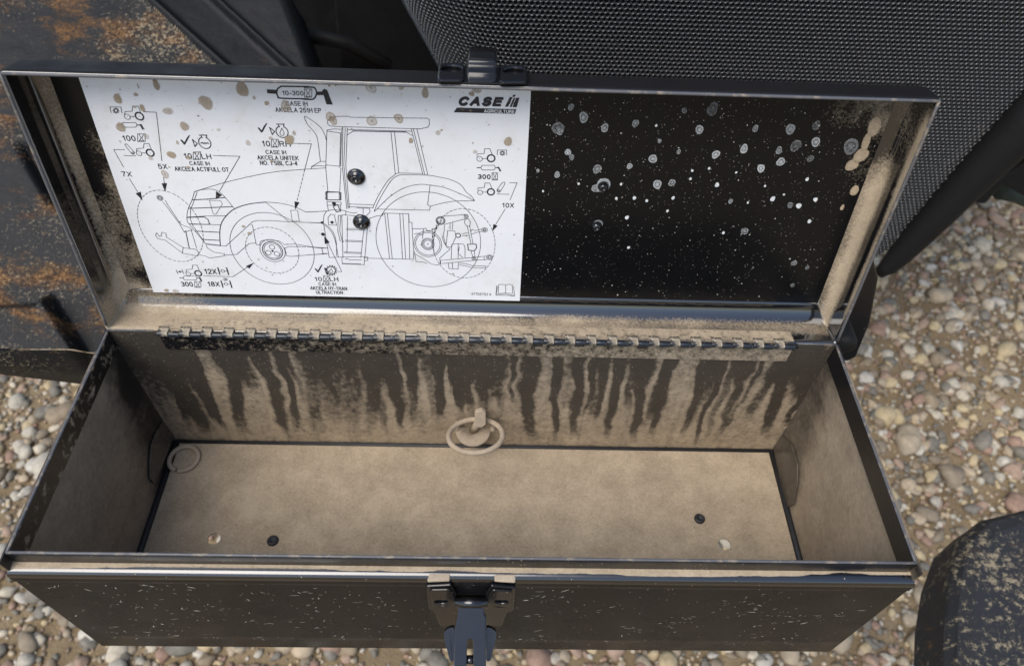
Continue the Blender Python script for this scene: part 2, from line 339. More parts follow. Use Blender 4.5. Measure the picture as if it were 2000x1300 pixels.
def weight_h(x, y):
    d1 = line_d(x, y, (300, 0), (440, 125)); d2 = line_d(x, y, (435, 0), (560, 115)); d3 = line_d(x, y, (548, 0), (592, 115))
    h = -.010 * sstep(-2, 10, d1) + .007 * np.exp(-((d1 + 2) / 8) ** 2) - .012 * sstep(-2, 10, d2) + .007 * np.exp(-((d2 + 2) / 8) ** 2)
    h = h - .00007 * np.clip(d1 - 12, 0, 60) * (d2 < -6) - .16 * sstep(0, 60, d3) ** 1.3
    h = h - .012 * np.exp(-(line_d(x, y, (45, 285), (108, 400)) / 9) ** 2) * sstep(270, 300, y) * sstep(420, 380, y)
    rx = 118 + (y - 600) * .62
    boss = sstep(592, 612, y + 22 * sstep(40, 0, rx - x)) * sstep(-4, 14, rx - x)
    return h + .024 * boss + .0022 * (fbm(x / 40, y / 40, 21, 4) - .5)
def weight_piece(name, x0, x1, sel, mat, y0=-160, y1=690, step=4.0):
    xs = np.arange(x0, x1 + .1, step); ys = np.arange(y0, y1 + .1, step); V = []; 
    gx2, gy2 = np.meshgrid(xs, ys, indexing='ij'); hh = weight_h(gx2, gy2)
    for i in range(len(xs)):
        for j in range(len(ys)): V.append(at(xs[i], ys[j], wp0, wn_) + wn_ * hh[i, j])
    F = grid_faces(len(xs), len(ys)); mid = {}
    keep = []
    nv = len(ys)
    for f in F:
        i, j = divmod(f[0], nv)
        if sel(xs[i] + step / 2, ys[j] + step / 2): keep.append(f)
    return mesh(name, V, [k[::-1] for k in keep], mat, weight, True)
sd1 = lambda x, y: line_d(x, y, (300, 0), (440, 125)); sd2 = lambda x, y: line_d(x, y, (435, 0), (560, 115))
weight_piece('body', -330, 660, lambda x, y: sd1(x, y) < -12, M['cast'])
weight_piece('rib', 100, 700, lambda x, y: -12 <= sd1(x, y) and sd2(x, y) < -12 and y < 330, M['cast_smooth'])
weight_piece('rib', 200, 700, lambda x, y: sd2(x, y) >= -12 and y < 330 and line_d(x, y, (548, 0), (592, 115)) < 58, M['cast_smooth'])
lo = [at(x, 690, wp0, wn_) + wn_ * float(weight_h(np.float64(x), np.float64(690.))) for x in range(-330, 661, 10)]
dn = Vector((0, .22, -1)).normalized()
F_ = []; V_ = []
for k, p in enumerate(lo):
    fx_ = min(1.7, max(.6, .80 + .45 * (k * 10 - 330) / 140))
    for s_ in (0, .006, .03, .055, .058): V_.append(p + dn * s_ * fx_ + Vector((0, -.006 * math.sin(min(1, s_ / .02) * 1.57), 0)) + (Vector((0, .03, 0)) if s_ == .058 else Vector((0, 0, 0))))
mesh('front_face', V_, grid_faces(len(lo), 5), M['cast'], weight, True)

# ---------------------------------------------------------------- tractor frame in the dark gap behind the lid
chassis = empty('tractor_chassis', (.2, .8, Z0 - .3), 'dark dusty steel frame in the shadowed gap behind the lid', 'frame')
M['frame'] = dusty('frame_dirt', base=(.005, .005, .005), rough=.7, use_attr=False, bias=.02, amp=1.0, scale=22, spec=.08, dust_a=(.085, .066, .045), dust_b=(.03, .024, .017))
fn_ = Vector((.25, -.75, .6)).normalized(); fp0 = ray(760, 60, 1.0)
prism('side_plate', [at(x, y, fp0, fn_) for x, y in ((640, -160), (1000, -160), (1010, 400), (690, 400), (655, 40))], -fn_, .02, M['frame'], chassis, bevel=.003)
fp1 = ray(700, 60, 1.06)
prism('back_plate', [at(x, y, fp1, fn_) for x, y in ((360, -220), (1300, -220), (1300, 450), (360, 450))], -fn_, .02, M['frame'], chassis, bevel=.003)
tube('pipe', [ray(600, 70, .93), ray(680, 85, .95), ray(760, 130, .98)], .009, M['rubber'], chassis)

# ---------------------------------------------------------------- perforated nose grille on the right
grille = empty('front_grille', (.6, .42, Z0 - .3), 'black perforated tractor nose grille behind the lid at the upper right', 'grille')
YG, RG = .40, .14
a0 = at(800, 0, (0, YG + RG, 0), (0, 1, 0)); a1 = at(872, 135, (0, YG + RG, 0), (0, 1, 0))
kx = (a1.x - a0.x) / (a0.z - a1.z)
def gsurf(s, z, off=0.0):
    s = np.asarray(s, float); z = np.asarray(z, float); xb = a0.x + RG + kx * (a0.z - z)
    th = np.clip((xb - s) / RG, 0, None); R = RG - off * 1.0
    R = RG - off
    x = np.where(s < xb, xb - R * np.sin(th), s); y = np.where(s < xb, YG + RG - R * np.cos(th), YG + off)
    return np.stack([x, y, z], -1)
e0 = at(1690, 530, (0, YG, 0), (0, 1, 0)); e1 = at(2010, 195, (0, YG, 0), (0, 1, 0)); sl = (e1.z - e0.z) / (e1.x - e0.x)
p_ = .0055; rh = .00240; dep = .0028; rows = []; 
ztop = at(1400, -140, (0, YG, 0), (0, 1, 0)).z
zc = ztop; r_i = 0; CX = []; CZ = []
while zc > Z0 - .32:
    xs = np.arange(-.02, 1.15, p_) + (p_ / 2 if r_i % 2 else 0)
    kz = e0.z + (xs - e0.x) * sl; ok = zc > np.maximum(kz, Z0 - .30)
    ok &= xs > (a0.x + RG + kx * (a0.z - zc)) - RG * 1.75
    CX.append(xs[ok]); CZ.append(np.full(ok.sum(), zc)); zc -= p_ * .866; r_i += 1
CX = np.concatenate(CX); CZ = np.concatenate(CZ); ang = np.arange(12) * math.pi / 6 + math.pi / 6
hexr = np.where(np.arange(12) % 2 == 0, p_ / 2 / math.cos(math.pi / 6), p_ / 2) * 1.0
ca, sa = np.cos(ang), np.sin(ang)
def ringpts(rad, off): return gsurf(CX[:, None] + rad * ca, CZ[:, None] + rad * sa, off)
hx = ringpts(hexr, 0.0); h1 = ringpts(rh * 1.14, -.0002 - .0011 * np.clip(-sa, 0, 1)); h2 = ringpts(rh, .0006); h3 = ringpts(rh * .74, dep)
nC = len(CX); V = np.stack([hx, h1, h2, h3], 1).reshape(-1, 3); F = []
base = (np.arange(nC) * 48)[:, None]; k = np.arange(12)[None]; k2 = (k + 1) % 12
for lv in range(3):
    F.append(np.stack([base + lv * 12 + k, base + lv * 12 + k2, base + lv * 12 + 12 + k2, base + lv * 12 + 12 + k], -1).reshape(-1, 4))
M['grille'] = dusty('grille_plastic', base=(.022, .0235, .026), rough=.30, use_attr=False, bias=-.17, amp=.9, scale=45, coat=1.0, spec=1.0)
o = mesh('perforated_sheet', V, np.concatenate(F).tolist(), M['grille'], grille, True); o['kind'] = 'stuff'
ss = np.linspace(-.03, 1.15, 80); zz = np.linspace(0, 1, 12); Vb = []
for s_ in ss:
    zb = max(e0.z + (s_ - e0.x) * sl, Z0 - .30)
    for z_ in zz:
        z1 = ztop + (min(zb, ztop - .001) - ztop) * z_; Vb.append(gsurf(max(s_, float(a0.x + RG + kx * (a0.z - z1)) - RG * 1.7), z1, .03))
mesh('dark_hole_backing', np.array(Vb), grid_faces(80, 12), M['seam'], grille, True)  # added dark sheet standing in for the shade inside, keeps the holes black
seal = [(1716, 534, .0075), (1735, 520, .0125), (1760, 495, .016), (1795, 458, .0185), (1835, 416, .0205), (1880, 368, .022), (1940, 306, .0245), (2010, 236, .027), (2100, 145, .030)]
tube('edge_seal', [at(x, y, (0, YG - .012, 0), (0, 1, 0)) for x, y, r in seal], .01, M['rubber'], grille, seg=20, radii=[r for x, y, r in seal])
hs = np.linspace(-.06, 1.25, 60); hv = []; hp = [(0, 0), (.006, .10), (.014, .22), (.03, .36), (.06, .46), (.12, .54), (.22, .585), (.40, .61), (.9, .63), (1.7, .64)]
for s_ in hs:
    q = gsurf(max(s_, float(a0.x + RG + kx * (a0.z - ztop)) - RG * 1.7), ztop, 0.0)
    for (bk, up) in hp: hv.append((q[0], q[1] + bk, ztop + .0005 + up))
mesh('unseen_hood_panel', hv, grid_faces(60, len(hp)), M['fastener'], grille, True, solid=.004)  # assumed hood above the view, added to shade the lid and gravel
prism('unseen_shade_pan', [(.26, .48, .66), (1.245, .48, .66), (1.245, 2.2, .66), (.26, 2.2, .66)], (0, 0, 1), .01, M['seam'], grille, bevel=.002)  # unseen pan, added to shade the gravel at the right
for x_ in (1.252,): mesh('unseen_hood_side', [(x_, YG + .20, ztop - .05), (x_, YG + 1.85, ztop - .05), (x_, YG + 1.85, ztop + .63), (x_, YG + .42, ztop + .60), (x_, YG + .24, ztop + .5)], [(0, 1, 2, 3, 4)], M['fastener'], grille, solid=.004)  # assumed hood flank, out of view, added to keep sky off the gravel
prism('lower_fairing', [at(x, y, (0, YG + .14, 0), (0, 1, 0)) for x, y in ((1880, 395), (2110, 250), (2110, 395), (2000, 385), (1960, 362), (1925, 400))], (0, 1, 0), .03, M['rubber'], grille, bevel=.004)
hz = empty('hose', (.75, .7, .45), 'dark green hose end under the grille at the right edge', 'hose')
M['green'] = plain('dull_green_rubber', (.035, .05, .04), .6)
tube('hose_body', [ray(1955, 365, 1.25), ray(1990, 372, 1.25), ray(2060, 400, 1.25), ray(2140, 420, 1.27)], .022, M['green'], hz, seg=16)

# ---------------------------------------------------------------- bracket beside the hinge, casting at the lower right
br = empty('mounting_bracket', (.53, .03, Z0 - .1), 'flat black bracket with a round rubber stop behind the right end of the hinge', 'bracket')
bp = [at(x, y, (0, .055, 0), (0, 1, 0)) for x, y in ((1700, 480), (1716, 545), (1700, 630), (1672, 698), (1655, 706), (1620, 700), (1600, 560), (1640, 470))]
prism('plate', bp, (0, 1, 0), .006, M['paint_clean'], br, bevel=.0015)
c_ = at(1653, 680, (0, .012, 0), (0, 1, 0))
lathe('rubber_stop', c_ + Vector((0, .043, 0)), (0, -1, 0), [(.009, 0), (.009, .038), (.0075, .042), (.003, .043)], M['rubber'], br)
lc = empty('axle_casting', (.75, -.1, .35), 'mud caked black axle casting at the lower right corner', 'casting')
zt = Z0 - .30; M['mudcast'] = cast_mat('mud_caked_casting', .05, 1.1, (.026, .027, .03), .55, 130)
ol = [(1868, 1110), (1890, 1040), (1930, 1003), (2000, 987), (2140, 965), (2140, 1500), (1856, 1500), (1858, 1190)]
V = []; nP = len(ol)
for dz, ins in ((0, .02), (-.004, .008), (-.014, 0), (-.04, 0), (-.075, -.002)):
    cen = at(2050, 1250, (0, 0, zt), (0, 0, 1))
    for x, y in ol:
        p = at(x, y, (0, 0, zt), (0, 0, 1)); dv = (cen - p).normalized(); V.append(p + dv * ins + Vector((0, 0, dz)))
F = [tuple(range(nP))[::-1]] + [tuple(4 * nP + i for i in range(nP))]
for i in range(4):
    for k_ in range(nP): F.append((i * nP + k_, i * nP + (k_ + 1) % nP, (i + 1) * nP + (k_ + 1) % nP, (i + 1) * nP + k_))
o = mesh('housing', V, F, M['mudcast'], lc); bm = bmesh.new(); bm.from_mesh(o.data); bmesh.ops.recalc_face_normals(bm, faces=bm.faces[:]); bm.to_mesh(o.data); bm.free(); add_bevel(o, .006, 3)

# ---------------------------------------------------------------- toolbox
box = empty('toolbox', (W / 2, -D / 2, Z0 - H), 'open black steel toolbox, dusty inside, with a service sticker in its lid', 'toolbox')
def bp_(x, y, z): return Vector((x, y, Z0 + z))
FLOORP = (0, 0, Z0 - H); BACKP = (0, 0, Z0)
# dark runs washed through the dust on the back wall: (top px, bottom px, width px, strength)
runs = []
def runs_add(ox, oy, sc, lst):
    for (xa, ya, xb, yb, w, s) in lst: runs.append((ox + xa / sc, oy + ya / sc, ox + xb / sc, oy + yb / sc, w / sc, s))
runs_add(200, 600, 2.857, [(330, 230, 600, 700, 100, .9), (540, 330, 710, 705, 42, .85), (690, 250, 800, 715, 72, 1), (880, 250, 1040, 715, 78, 1), (1010, 250, 1095, 700, 40, .55),
    (1150, 250, 1200, 690, 90, .62), (1270, 250, 1300, 660, 120, .66), (1400, 250, 1390, 700, 90, .66), (1500, 250, 1490, 680, 70, .6), (1590, 270, 1660, 690, 55, .9), (1720, 260, 1725, 640, 60, .8), (1890, 270, 1890, 590, 55, .8), (420, 240, 470, 690, 60, .6)])
runs_add(850, 600, 2.222, [(20, 240, 25, 470, 34, .85), (120, 240, 130, 430, 80, .8), (230, 240, 240, 420, 90, .65), (410, 240, 405, 570, 62, 1), (530, 250, 510, 575, 36, .9), (620, 250, 585, 555, 42, .9), (700, 250, 660, 500, 50, .5),
    (800, 250, 740, 575, 46, .9), (915, 280, 860, 575, 46, .9), (1015, 250, 935, 565, 46, .85), (1170, 260, 1070, 565, 36, .85), (1225, 330, 1120, 590, 22, .9), (1335, 290, 1230, 565, 44, .9), (1540, 180, 1430, 565, 58, 1), (1645, 320, 1510, 515, 36, .95), (1610, 200, 1580, 420, 110, .9)])
RUN = []
for (xa, ya, xb, yb, w, s) in runs:
    A = at(xa, ya, BACKP, (0, 1, 0)); B = at(xb, yb, BACKP, (0, 1, 0)); RUN.append((A.x, A.z - Z0, B.x, B.z - Z0, w * (A - S_T).length / S_F * .85, s))
for i in range(46):
    xa = random.uniform(.02, W - .02); RUN.append((xa, random.uniform(-.015, -.05), xa + random.gauss(0, .002), random.uniform(-.06, -.138), random.uniform(.0018, .007), random.uniform(.2, .75)))
def back_dust(u, v):
    x = u * W; z = -v * H
    d = .80 + .30 * (fbm(x * 60, z * 60, 31, 4) - .5)
    top = sstep(-.062, -.020, z + .02 * (fbm(x * 70, z * 8, 33, 4) - .5)); d = d - .24 * top
    xw = x + .0035 * (fbm(x * 90, z * 90, 35, 3) - .5) + .007 * (fbm(x * 30 + 7, z * 35, 37, 2) - .5)
    for (xa, za, xb, zb, w, s) in RUN:
        t = np.clip((z - za) / (zb - za + 1e-9), -.5, 1.2); xc = xa + (xb - xa) * t; wd = w * (.74 - .26 * np.clip(t, 0, 1) ** .7) * (1 + .5 * (fbm(t * 3 + xa * 50, xa * 90 + 0 * t, 39, 2) - .5))
        d = d - .86 * s * (1 - .4 * np.clip(t, 0, 1) * float(_hash(round(xa * 900), 3., 5))) * sstep(1.5, .45, np.abs(xw - xc) / wd) * sstep(1.10, .70, t)
    d = d - .5 * sstep(.050, .018, x - .32 * (z + H) * .3) * sstep(-.125, -.06, z)
    d = d + .42 * (fbm(x * 210, z * 7, 45, 4) - .5) + .30 * (fbm(x * 420, z * 300, 47, 3) - .5)
    d = d - .35 * sstep(-.138, -.1415, z)
    return np.clip(d, -.2, 1)
sheet('back_panel', bp_(0, 0, 0), bp_(W, 0, 0), bp_(0, 0, -H), 560, 150, M['wall'], box, back_dust, solid=.0012)
def side_dust_light(left):
    def f(u, v):                              # u: back to front, v: top to bottom
        y = u; z = v
        n_ = fbm(y * 10, z * 9, 51 + left, 5)
        d = (.62 if left else .80) + .25 * (n_ - .5)  # right coat paler than left: light from the left put into the dust
        d = d - .55 * sstep(.20 + .22 * z, .02 + .16 * z, y + .10 * (fbm(y * 25, z * 25, 55, 4) - .5)) * (1 - .2 * z)
        d = d - .35 * sstep(.9, 1.0, y) * (1 - z)
        d = d - .30 * sstep(.10, .02, z)
        return np.clip(d, -.2, 1)
    return f
M['wall_side'] = dusty('side_wall_film', rough=.42, amp=.5, lo=.12, hi=.85, speck=.04, film=.03, dust_a=(.44, .352, .25), dust_b=(.33, .262, .185))
sheet('side_panel', bp_(-.002, 0, 0), bp_(-.002, -D - .006, 0), bp_(-.002, 0, -H), 120, 100, M['wall_side'], box, side_dust_light(1), solid=-.0010)
sheet('side_panel', bp_(W + .002, 0, 0), bp_(W + .002, -D - .006, 0), bp_(W + .002, 0, -H), 120, 100, M['wall_side'], box, side_dust_light(0), solid=.0010)
# raised inner lip that the lid closes over
lipz = -.016
def lip_dust(u, v): return .34 + .5 * (fbm(u * 40, v * 3, 61, 4) - .4)
sheet('inner_lip', bp_(0, -.002, 0), bp_(0, -D, 0), bp_(0, -.002, lipz), 90, 10, M['paint'], box, lip_dust, solid=-.0011)
sheet('inner_lip', bp_(W, -.002, 0), bp_(W, -D, 0), bp_(W, -.002, lipz), 90, 10, M['paint'], box, lambda u, v: .22 + .3 * (fbm(u * 40, v * 3, 63, 4) - .4), solid=.0011)
sheet('inner_lip', bp_(0, -D, .0002), bp_(W, -D, .0002), bp_(0, -D, -SH - .004), 300, 10, M['paint'], box, lambda u, v: .15 + .45 * sstep(.45, .75, v) * fbm(u * 90, v * 2, 65, 4), solid=.0012)
for a, b_ in ((bp_(0, -.001, 0), bp_(0, -D, 0)), (bp_(0, -D, .0003), bp_(W, -D, .0003)), (bp_(W, -.001, 0), bp_(W, -D, 0))):
    tube('rim_edge', [a.lerp(b_, t) for t in np.linspace(0, 1, 24)], .00085, M['edge'], box, seg=8)
tube('rim_edge', [bp_(0, 0, 0), bp_(.03, 0, 0)], .0008, M['edge'], box, seg=8); tube('rim_edge', [bp_(W - .028, 0, 0), bp_(W, 0, 0)], .0008, M['edge'], box, seg=8)
# outer shell: ledge under the lip, rounded shoulder, wall
rs = .0042; prof = [(0.0006, -SH)] + [(SO - rs - .0, -SH)] + [(SO - rs + rs * math.sin(t), -SH - rs + rs * math.cos(t)) for t in np.linspace(.2, 1.5708, 7)] + [(SO, -SH - .011), (SO - .0006, -SH - .0125), (SO - .0006, -.07), (SO - .0006, -H + .0015), (SO - .003, -H), (.0, -H)]
sub = [prof[0]]
for a, b_ in zip(prof, prof[1:]):
    k = max(1, int(math.hypot(b_[0] - a[0], b_[1] - a[1]) / .0012)) if a[1] > -.03 else 3
    for i in range(1, k + 1): sub.append((a[0] + (b_[0] - a[0]) * i / k, a[1] + (b_[1] - a[1]) * i / k))
def corner(o, z, i):
    ox = o * SX / SO
    return [bp_(-ox, 0, z), bp_(-ox, -D - o, z), bp_(W + ox, -D - o, z), bp_(W + ox, 0, z)][i]
def shell(name, i, n_):
    V = []; dust = []
    for t in np.linspace(0, 1, n_):
        for (o_, z) in sub:
            p = corner(o_, z, i).lerp(corner(o_, z, i + 1), t); V.append(p)
            led = sstep(-SH - .0032, -SH - .0012, z) * sstep(.0016, .003, o_)
            u = p.x * 60 + p.y * 60
            q = float(fbm(u, o_ * 300, 71, 4)); q2 = float(fbm(u * .22, 3., 73, 3))
            e = SO - rs * (.95 - 1.3 * (q2 - .5)) + .0016 * (q - .5)
            dl = sstep(e + .0006, e - .0006, o_) * sstep(-SH - .004, -SH - .002, z)
            dust.append(float(np.clip(.90 * dl + .08 + .10 * (q - .5), 0, 1)))
    F = grid_faces(n_, len(sub)); return mesh(name, V, F, M['paint'], box, True, {'dust': dust})
fpn = shell('front_panel', 1, 420); fpn.data.materials[0] = M['front']; fpn.data.materials.append(M['rolled_edge'])
for q in fpn.data.polygons: q.material_index = 1 if q.center.z > Z0 - SH - .0062 else 0
shell('outer_side_panel', 0, 80); shell('outer_side_panel', 2, 80)
# floor tray with drain holes
def circ(c, r, n_=20, sq=1): return [c + Vector((r * math.cos(6.28318 * k / n_), r * sq * math.sin(6.28318 * k / n_), 0)) for k in range(n_)]
zf = Z0 - H + .0012; fl = (0, 0, zf)
hA = at(418, 1051, fl, (0, 0, 1)); hB = at(1415, 1062, fl, (0, 0, 1))
sheet_out = [Vector((.004, -D - .003, zf)), Vector((W - .004, -D - .003, zf)), Vector((W - .004, -.004, zf)), Vector((.004, -.004, zf))]
prism('floor_panel', sheet_out, (0, 0, -1), .0014, M['floor'], box, [circ(hA, .0048, 22, .95), circ(hB, .0050, 22, .95)], bevel=0)
for a, b_ in ((bp_(.001, -.002, -H), bp_(W - .001, -.002, -H)), (bp_(.001, -D, -H), bp_(.001, -.003, -H)), (bp_(W - .001, -D, -H), bp_(W - .001, -.003, -H))):
    tube('floor_seam', [a.lerp(b_, t) for t in (0, .5, 1)], .0026, M['seam'], box, seg=8)
for (x, y) in ((533, 1056), (1366, 1013)):
    c = at(x, y, fl, (0, 0, 1)); lathe('floor_rivet', c, (0, 0, 1), [(.0042, -.001), (.0042, .0012), (.0030, .0020), (.0022, .0020), (.0018, .0006), (.0003, .0006)], M['seam'], box, 18)
gl = [(338, 851), (316, 823), (303, 845), (294, 868), (290, 905), (291, 934), (300, 945)]
prism('corner_gusset', [at(x, y, (0, 0, 0), (1, 0, 0)) for x, y in gl], (1, 0, 0), .0012, M['gusset'], box, bevel=.0004)
gr_ = [(1512, 874), (1530, 850), (1548, 868), (1560, 905), (1560, 940), (1553, 985), (1538, 990)]
prism('corner_gusset', [at(x, y, (W, 0, 0), (1, 0, 0)) for x, y in gr_], (-1, 0, 0), .0012, M['gusset'], box, bevel=.0004)
# rubbed bare streaks on the back wall
for (a, b_, w) in (((476, 694), (548, 858), 9), ((1400, 756), (1352, 868), 7)):
    A = at(*a, (0, -.0006, 0), (0, 1, 0)); B = at(*b_, (0, -.0006, 0), (0, 1, 0)); ww = w / 2 * .00036
    V = []; 
    for t in np.linspace(0, 1, 12): p = A.lerp(B, t); k = ww * (.7 + .5 * random.random()); V += [p + Vector((-k, 0, 0)), p + Vector((k, 0, 0))]
    o = mesh('rubbed_streak', V, [(2 * i, 2 * i + 1, 2 * i + 3, 2 * i + 2) for i in range(11)], dusty('rubbed_paint', base=(.11, .125, .145), rough=.4, use_attr=False, bias=-.06, amp=.8), box)

# hinge: two leaves, pin and knuckles
hinge = mesh('hinge', [bp_(.034, -.0013, -.002), bp_(W - .030, -.0013, -.002), bp_(W - .030, -.0013, -.0175), bp_(.034, -.0013, -.0175)], [(0, 3, 2, 1)], M['paint'], box, attrs={'dust': [.40, .55, .60, .40]}, solid=-.0009)
nk = 60; x0k, x1k = .034, W - .030; hy, hz_, kr = -.0026, .0004, .0022; kw = (x1k - x0k) / nk
def knuckle_mesh(lift):
    V = []; F = []; n_ = 14
    for ex, rr in ((-.5, kr * .97), (-.46, kr), (.46, kr), (.5, kr * .97)):
        for k in range(n_): t = 6.28318 * k / n_; V.append((ex * kw * .94, rr * math.cos(t), rr * math.sin(t)))
    for i in range(3):
        for k in range(n_): F.append((i * n_ + k, (i + 1) * n_ + k, (i + 1) * n_ + (k + 1) % n_, i * n_ + (k + 1) % n_))
    F += [tuple(range(n_)), tuple(3 * n_ + k for k in range(n_))[::-1]]
    b0 = len(V); t = .0009                    # tongue that joins the roll to its leaf
    if lift: q = [(.0006, kr * .9), (.0048, kr * .95), (.0048, kr * .95 - t * 1.2), (.0006, kr * .2)]
    else: q = [(kr * .85 - .0002, -.001), (kr * .85, -.006), (kr * .3, -.006), (kr * .1, -.001)]
    for ex in (-.47, .47):
        for (yy, zz_) in q: V.append((ex * kw, yy, zz_))
    for k in range(4): F.append((b0 + k, b0 + (k + 1) % 4, b0 + 4 + (k + 1) % 4, b0 + 4 + k))
    F += [(b0, b0 + 3, b0 + 2, b0 + 1), (b0 + 4, b0 + 5, b0 + 6, b0 + 7)]
    me = bpy.data.meshes.new('knuckle'); me.from_pydata(V, [], F); me.shade_smooth(); me.materials.append(M['knuckle_dusty'] if lift else M['knuckle']); return me
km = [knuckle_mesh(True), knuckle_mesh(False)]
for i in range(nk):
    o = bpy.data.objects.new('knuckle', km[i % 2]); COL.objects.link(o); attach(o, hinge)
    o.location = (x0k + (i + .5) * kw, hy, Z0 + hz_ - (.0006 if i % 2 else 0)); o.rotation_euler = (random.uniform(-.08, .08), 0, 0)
tube('pin', [bp_(x0k - .001, hy, hz_), bp_(x1k + .002, hy, hz_)], .0017, M['knuckle'], hinge)

# lid: folded pan
rb = .009; KB = 1.7                           # the bend along the hinge side is the widest
lp = [(0, 0.0), (0, -.004), (0, -.008), (0, -.0115), (0, -.0145)] + [(rb - rb * math.cos(t), -LD + rb - rb * math.sin(t)) for t in np.linspace(0, math.pi / 2, 12)]
ns, nvv = 260, 90; V = []; dust = []
def lid_dust(x, v, w, side):
    n1 = fbm(x * 70, v * 70 + w * 90, 81, 5); n2 = fbm(x * 22, v * 22 + w * 40, 85, 4); d = .02 + .30 * (n1 - .5)
    if side == 0:                             # bottom wall
        core = sstep(-LD + .001, -LD + .0075, w) ; d = .50 + .50 * (n2 - .38) + .3 * (n1 - .5); d = d * (.10 + .9 * core)
        d += .42 * sstep(.10, .03, x) * (w < 1) + .12 * sstep(.42, .34, x) * core; d -= .25 * sstep(-.006, -.001, w) * sstep(.15, .12, x - .3 * n2)
        d -= .45 * sstep(.455, .475, x) * sstep(-.012, -.004, w)
    elif side == 1:                           # right wall
        band = np.exp(-((w + LD * .84) / .0055) ** 2) * sstep(.142, .108, v); rim = np.exp(-((w + .003) / .0035) ** 2) * sstep(.01, .03, v) * sstep(.172, .15, v)
        d = d + .95 * band * (.75 + .5 * n2) + .85 * rim * (.6 + .7 * n2) + .75 * sstep(.08, .15, v) * (n2 - .12)
    elif side == 3:                           # left wall
        d = d + .75 * np.exp(-((w + LD * .96) / .0030) ** 2) * (n2 + .25) + .34 * sstep(-LD + .004, -LD + .010, w) * 0 + .75 * sstep(.035, .012, v) * (.3 + n2)
    return float(np.clip(d, 0, 1))
per = []
for (e, w) in lp:
    x0_, x1_, v0_, v1_ = e, W - e, .0008 + e * KB, L - e
    ring = [(x0_ + (x1_ - x0_) * t, v0_, 0) for t in np.linspace(0, 1, ns, endpoint=False)] + [(x1_, v0_ + (v1_ - v0_) * t, 1) for t in np.linspace(0, 1, nvv, endpoint=False)] \
        + [(x1_ + (x0_ - x1_) * t, v1_, 2) for t in np.linspace(0, 1, ns, endpoint=False)] + [(x0_, v1_ + (v0_ - v1_) * t, 3) for t in np.linspace(0, 1, nvv, endpoint=False)]
    for (x, v, s) in ring: V.append(lid(x, v, w)); dust.append(lid_dust(x, v, w, s))
P_ = 2 * ns + 2 * nvv; F = []
for i in range(len(lp) - 1):
    for k in range(P_): F.append((i * P_ + k, i * P_ + (k + 1) % P_, (i + 1) * P_ + (k + 1) % P_, (i + 1) * P_ + k))
lidw = mesh('lid', V, F, M['lid'], box, True, {'dust': dust}, solid=.0012); lidw.data.materials.append(M['lid_outer']); lidw.modifiers['thickness'].material_offset = 1
def panel_dust(u, v_):
    x = rb + u * (W - 2 * rb); v = .0008 + rb * KB + v_ * (L - .0008 - rb * (1 + KB))
    n1 = fbm(x * 90, v * 60, 91, 5); n2 = fbm(x * 25, v * 18, 95, 4)
    d = .0 + .16 * (n1 - .5) * 0
    left = sstep(.045, .020, x); d = d + left * (.26 + 1.7 * (n2 - .46))
    d = d + .95 * sstep(.050 + .1 * (n2 - .5), .012, x - .3 * (v - .01)) * sstep(.030, .010, v) + .6 * sstep(.13, .05, x) * sstep(.020, .011, v) * (n2 + .2)
    d = d + sstep(.125, .165, v) * (.75 * (n1 - .22)) * sstep(.33, .43, x) + .62 * sstep(.45, .490, x) * sstep(.06, .15, v) * (n2 + .15) + .10 * sstep(.05, .03, v)
    d = d + .42 * np.exp(-(((x - .352) / .013) ** 2 + ((v - .056) / .018) ** 2)) * .55
    return np.clip(d, 0, 1)
pu = sheet('lid_panel', lid(rb, .0008 + rb * KB, -LD), lid(W - rb, .0008 + rb * KB, -LD), lid(rb, L - rb, -LD), 400, 130, M['lid_panel'], lidw, panel_dust, solid=.0012)
for a, b_ in ((lid(0, L, 0), lid(W, L, 0)), (lid(0, .004, 0), lid(0, L, 0)), (lid(W, .004, 0), lid(W, L, 0))):
    tube('lid_edge', [a.lerp(b_, t) for t in np.linspace(0, 1, 30)], .0009, M['edge'], lidw, seg=8)
mesh('hinge_leaf', [lid(.034, .0022, -.0005), lid(W - .030, .0022, -.0005), lid(W - .030, .0022, -.0105), lid(.034, .0022, -.0105)], [(0, 1, 2, 3)], M['paint'], lidw, attrs={'dust': [.62, .58, .62, .60]}, solid=.0009)

# catch on the lid's front wall
tp0 = lid(0, L + .0012, 0)
def lt(x, y, off=0.0): return at(x, y, tp0 + LV * off, LV)
def rrect(pts, f, r, n_=5):
    """outline in photo points with rounded corners"""
    out = []; k = len(pts)
    for i in range(k):
        p0, p1, p2 = (np.array(pts[j % k], float) for j in (i - 1, i, i + 1)); a = p1 + (p0 - p1) / np.linalg.norm(p0 - p1) * r; c = p1 + (p2 - p1) / np.linalg.norm(p2 - p1) * r
        for t in np.linspace(0, 1, n_): q = (1 - t) ** 2 * a + 2 * t * (1 - t) * p1 + t * t * c; out.append(f(*q))
    return out
strike = prism('lid_catch', rrect([(853, 165), (857, 131), (1029, 136), (1031, 168)], lambda x, y: lt(x, y), 6), LV, .0012, M['paint_clean'], box, bevel=.0004)
def ell(f, cx, cy, rx, ry, n_=16): return [f(cx + rx * math.cos(6.28318 * k / n_), cy + ry * math.sin(6.28318 * k / n_)) for k in range(n_)]
for (q, hc) in (([(853, 164), (858, 130), (908, 130), (906, 164)], (882, 141)), ([(974, 168), (974, 134), (1028, 134), (1031, 167)], (1003, 145))):
    prism('catch_ear', rrect(q, lambda x, y: lt(x, y, .0012), 9), LV, .0022, M['paint_clean'], strike, [ell(lambda x, y: lt(x, y, .0012), hc[0], hc[1], 20, 7)], bevel=.0009)
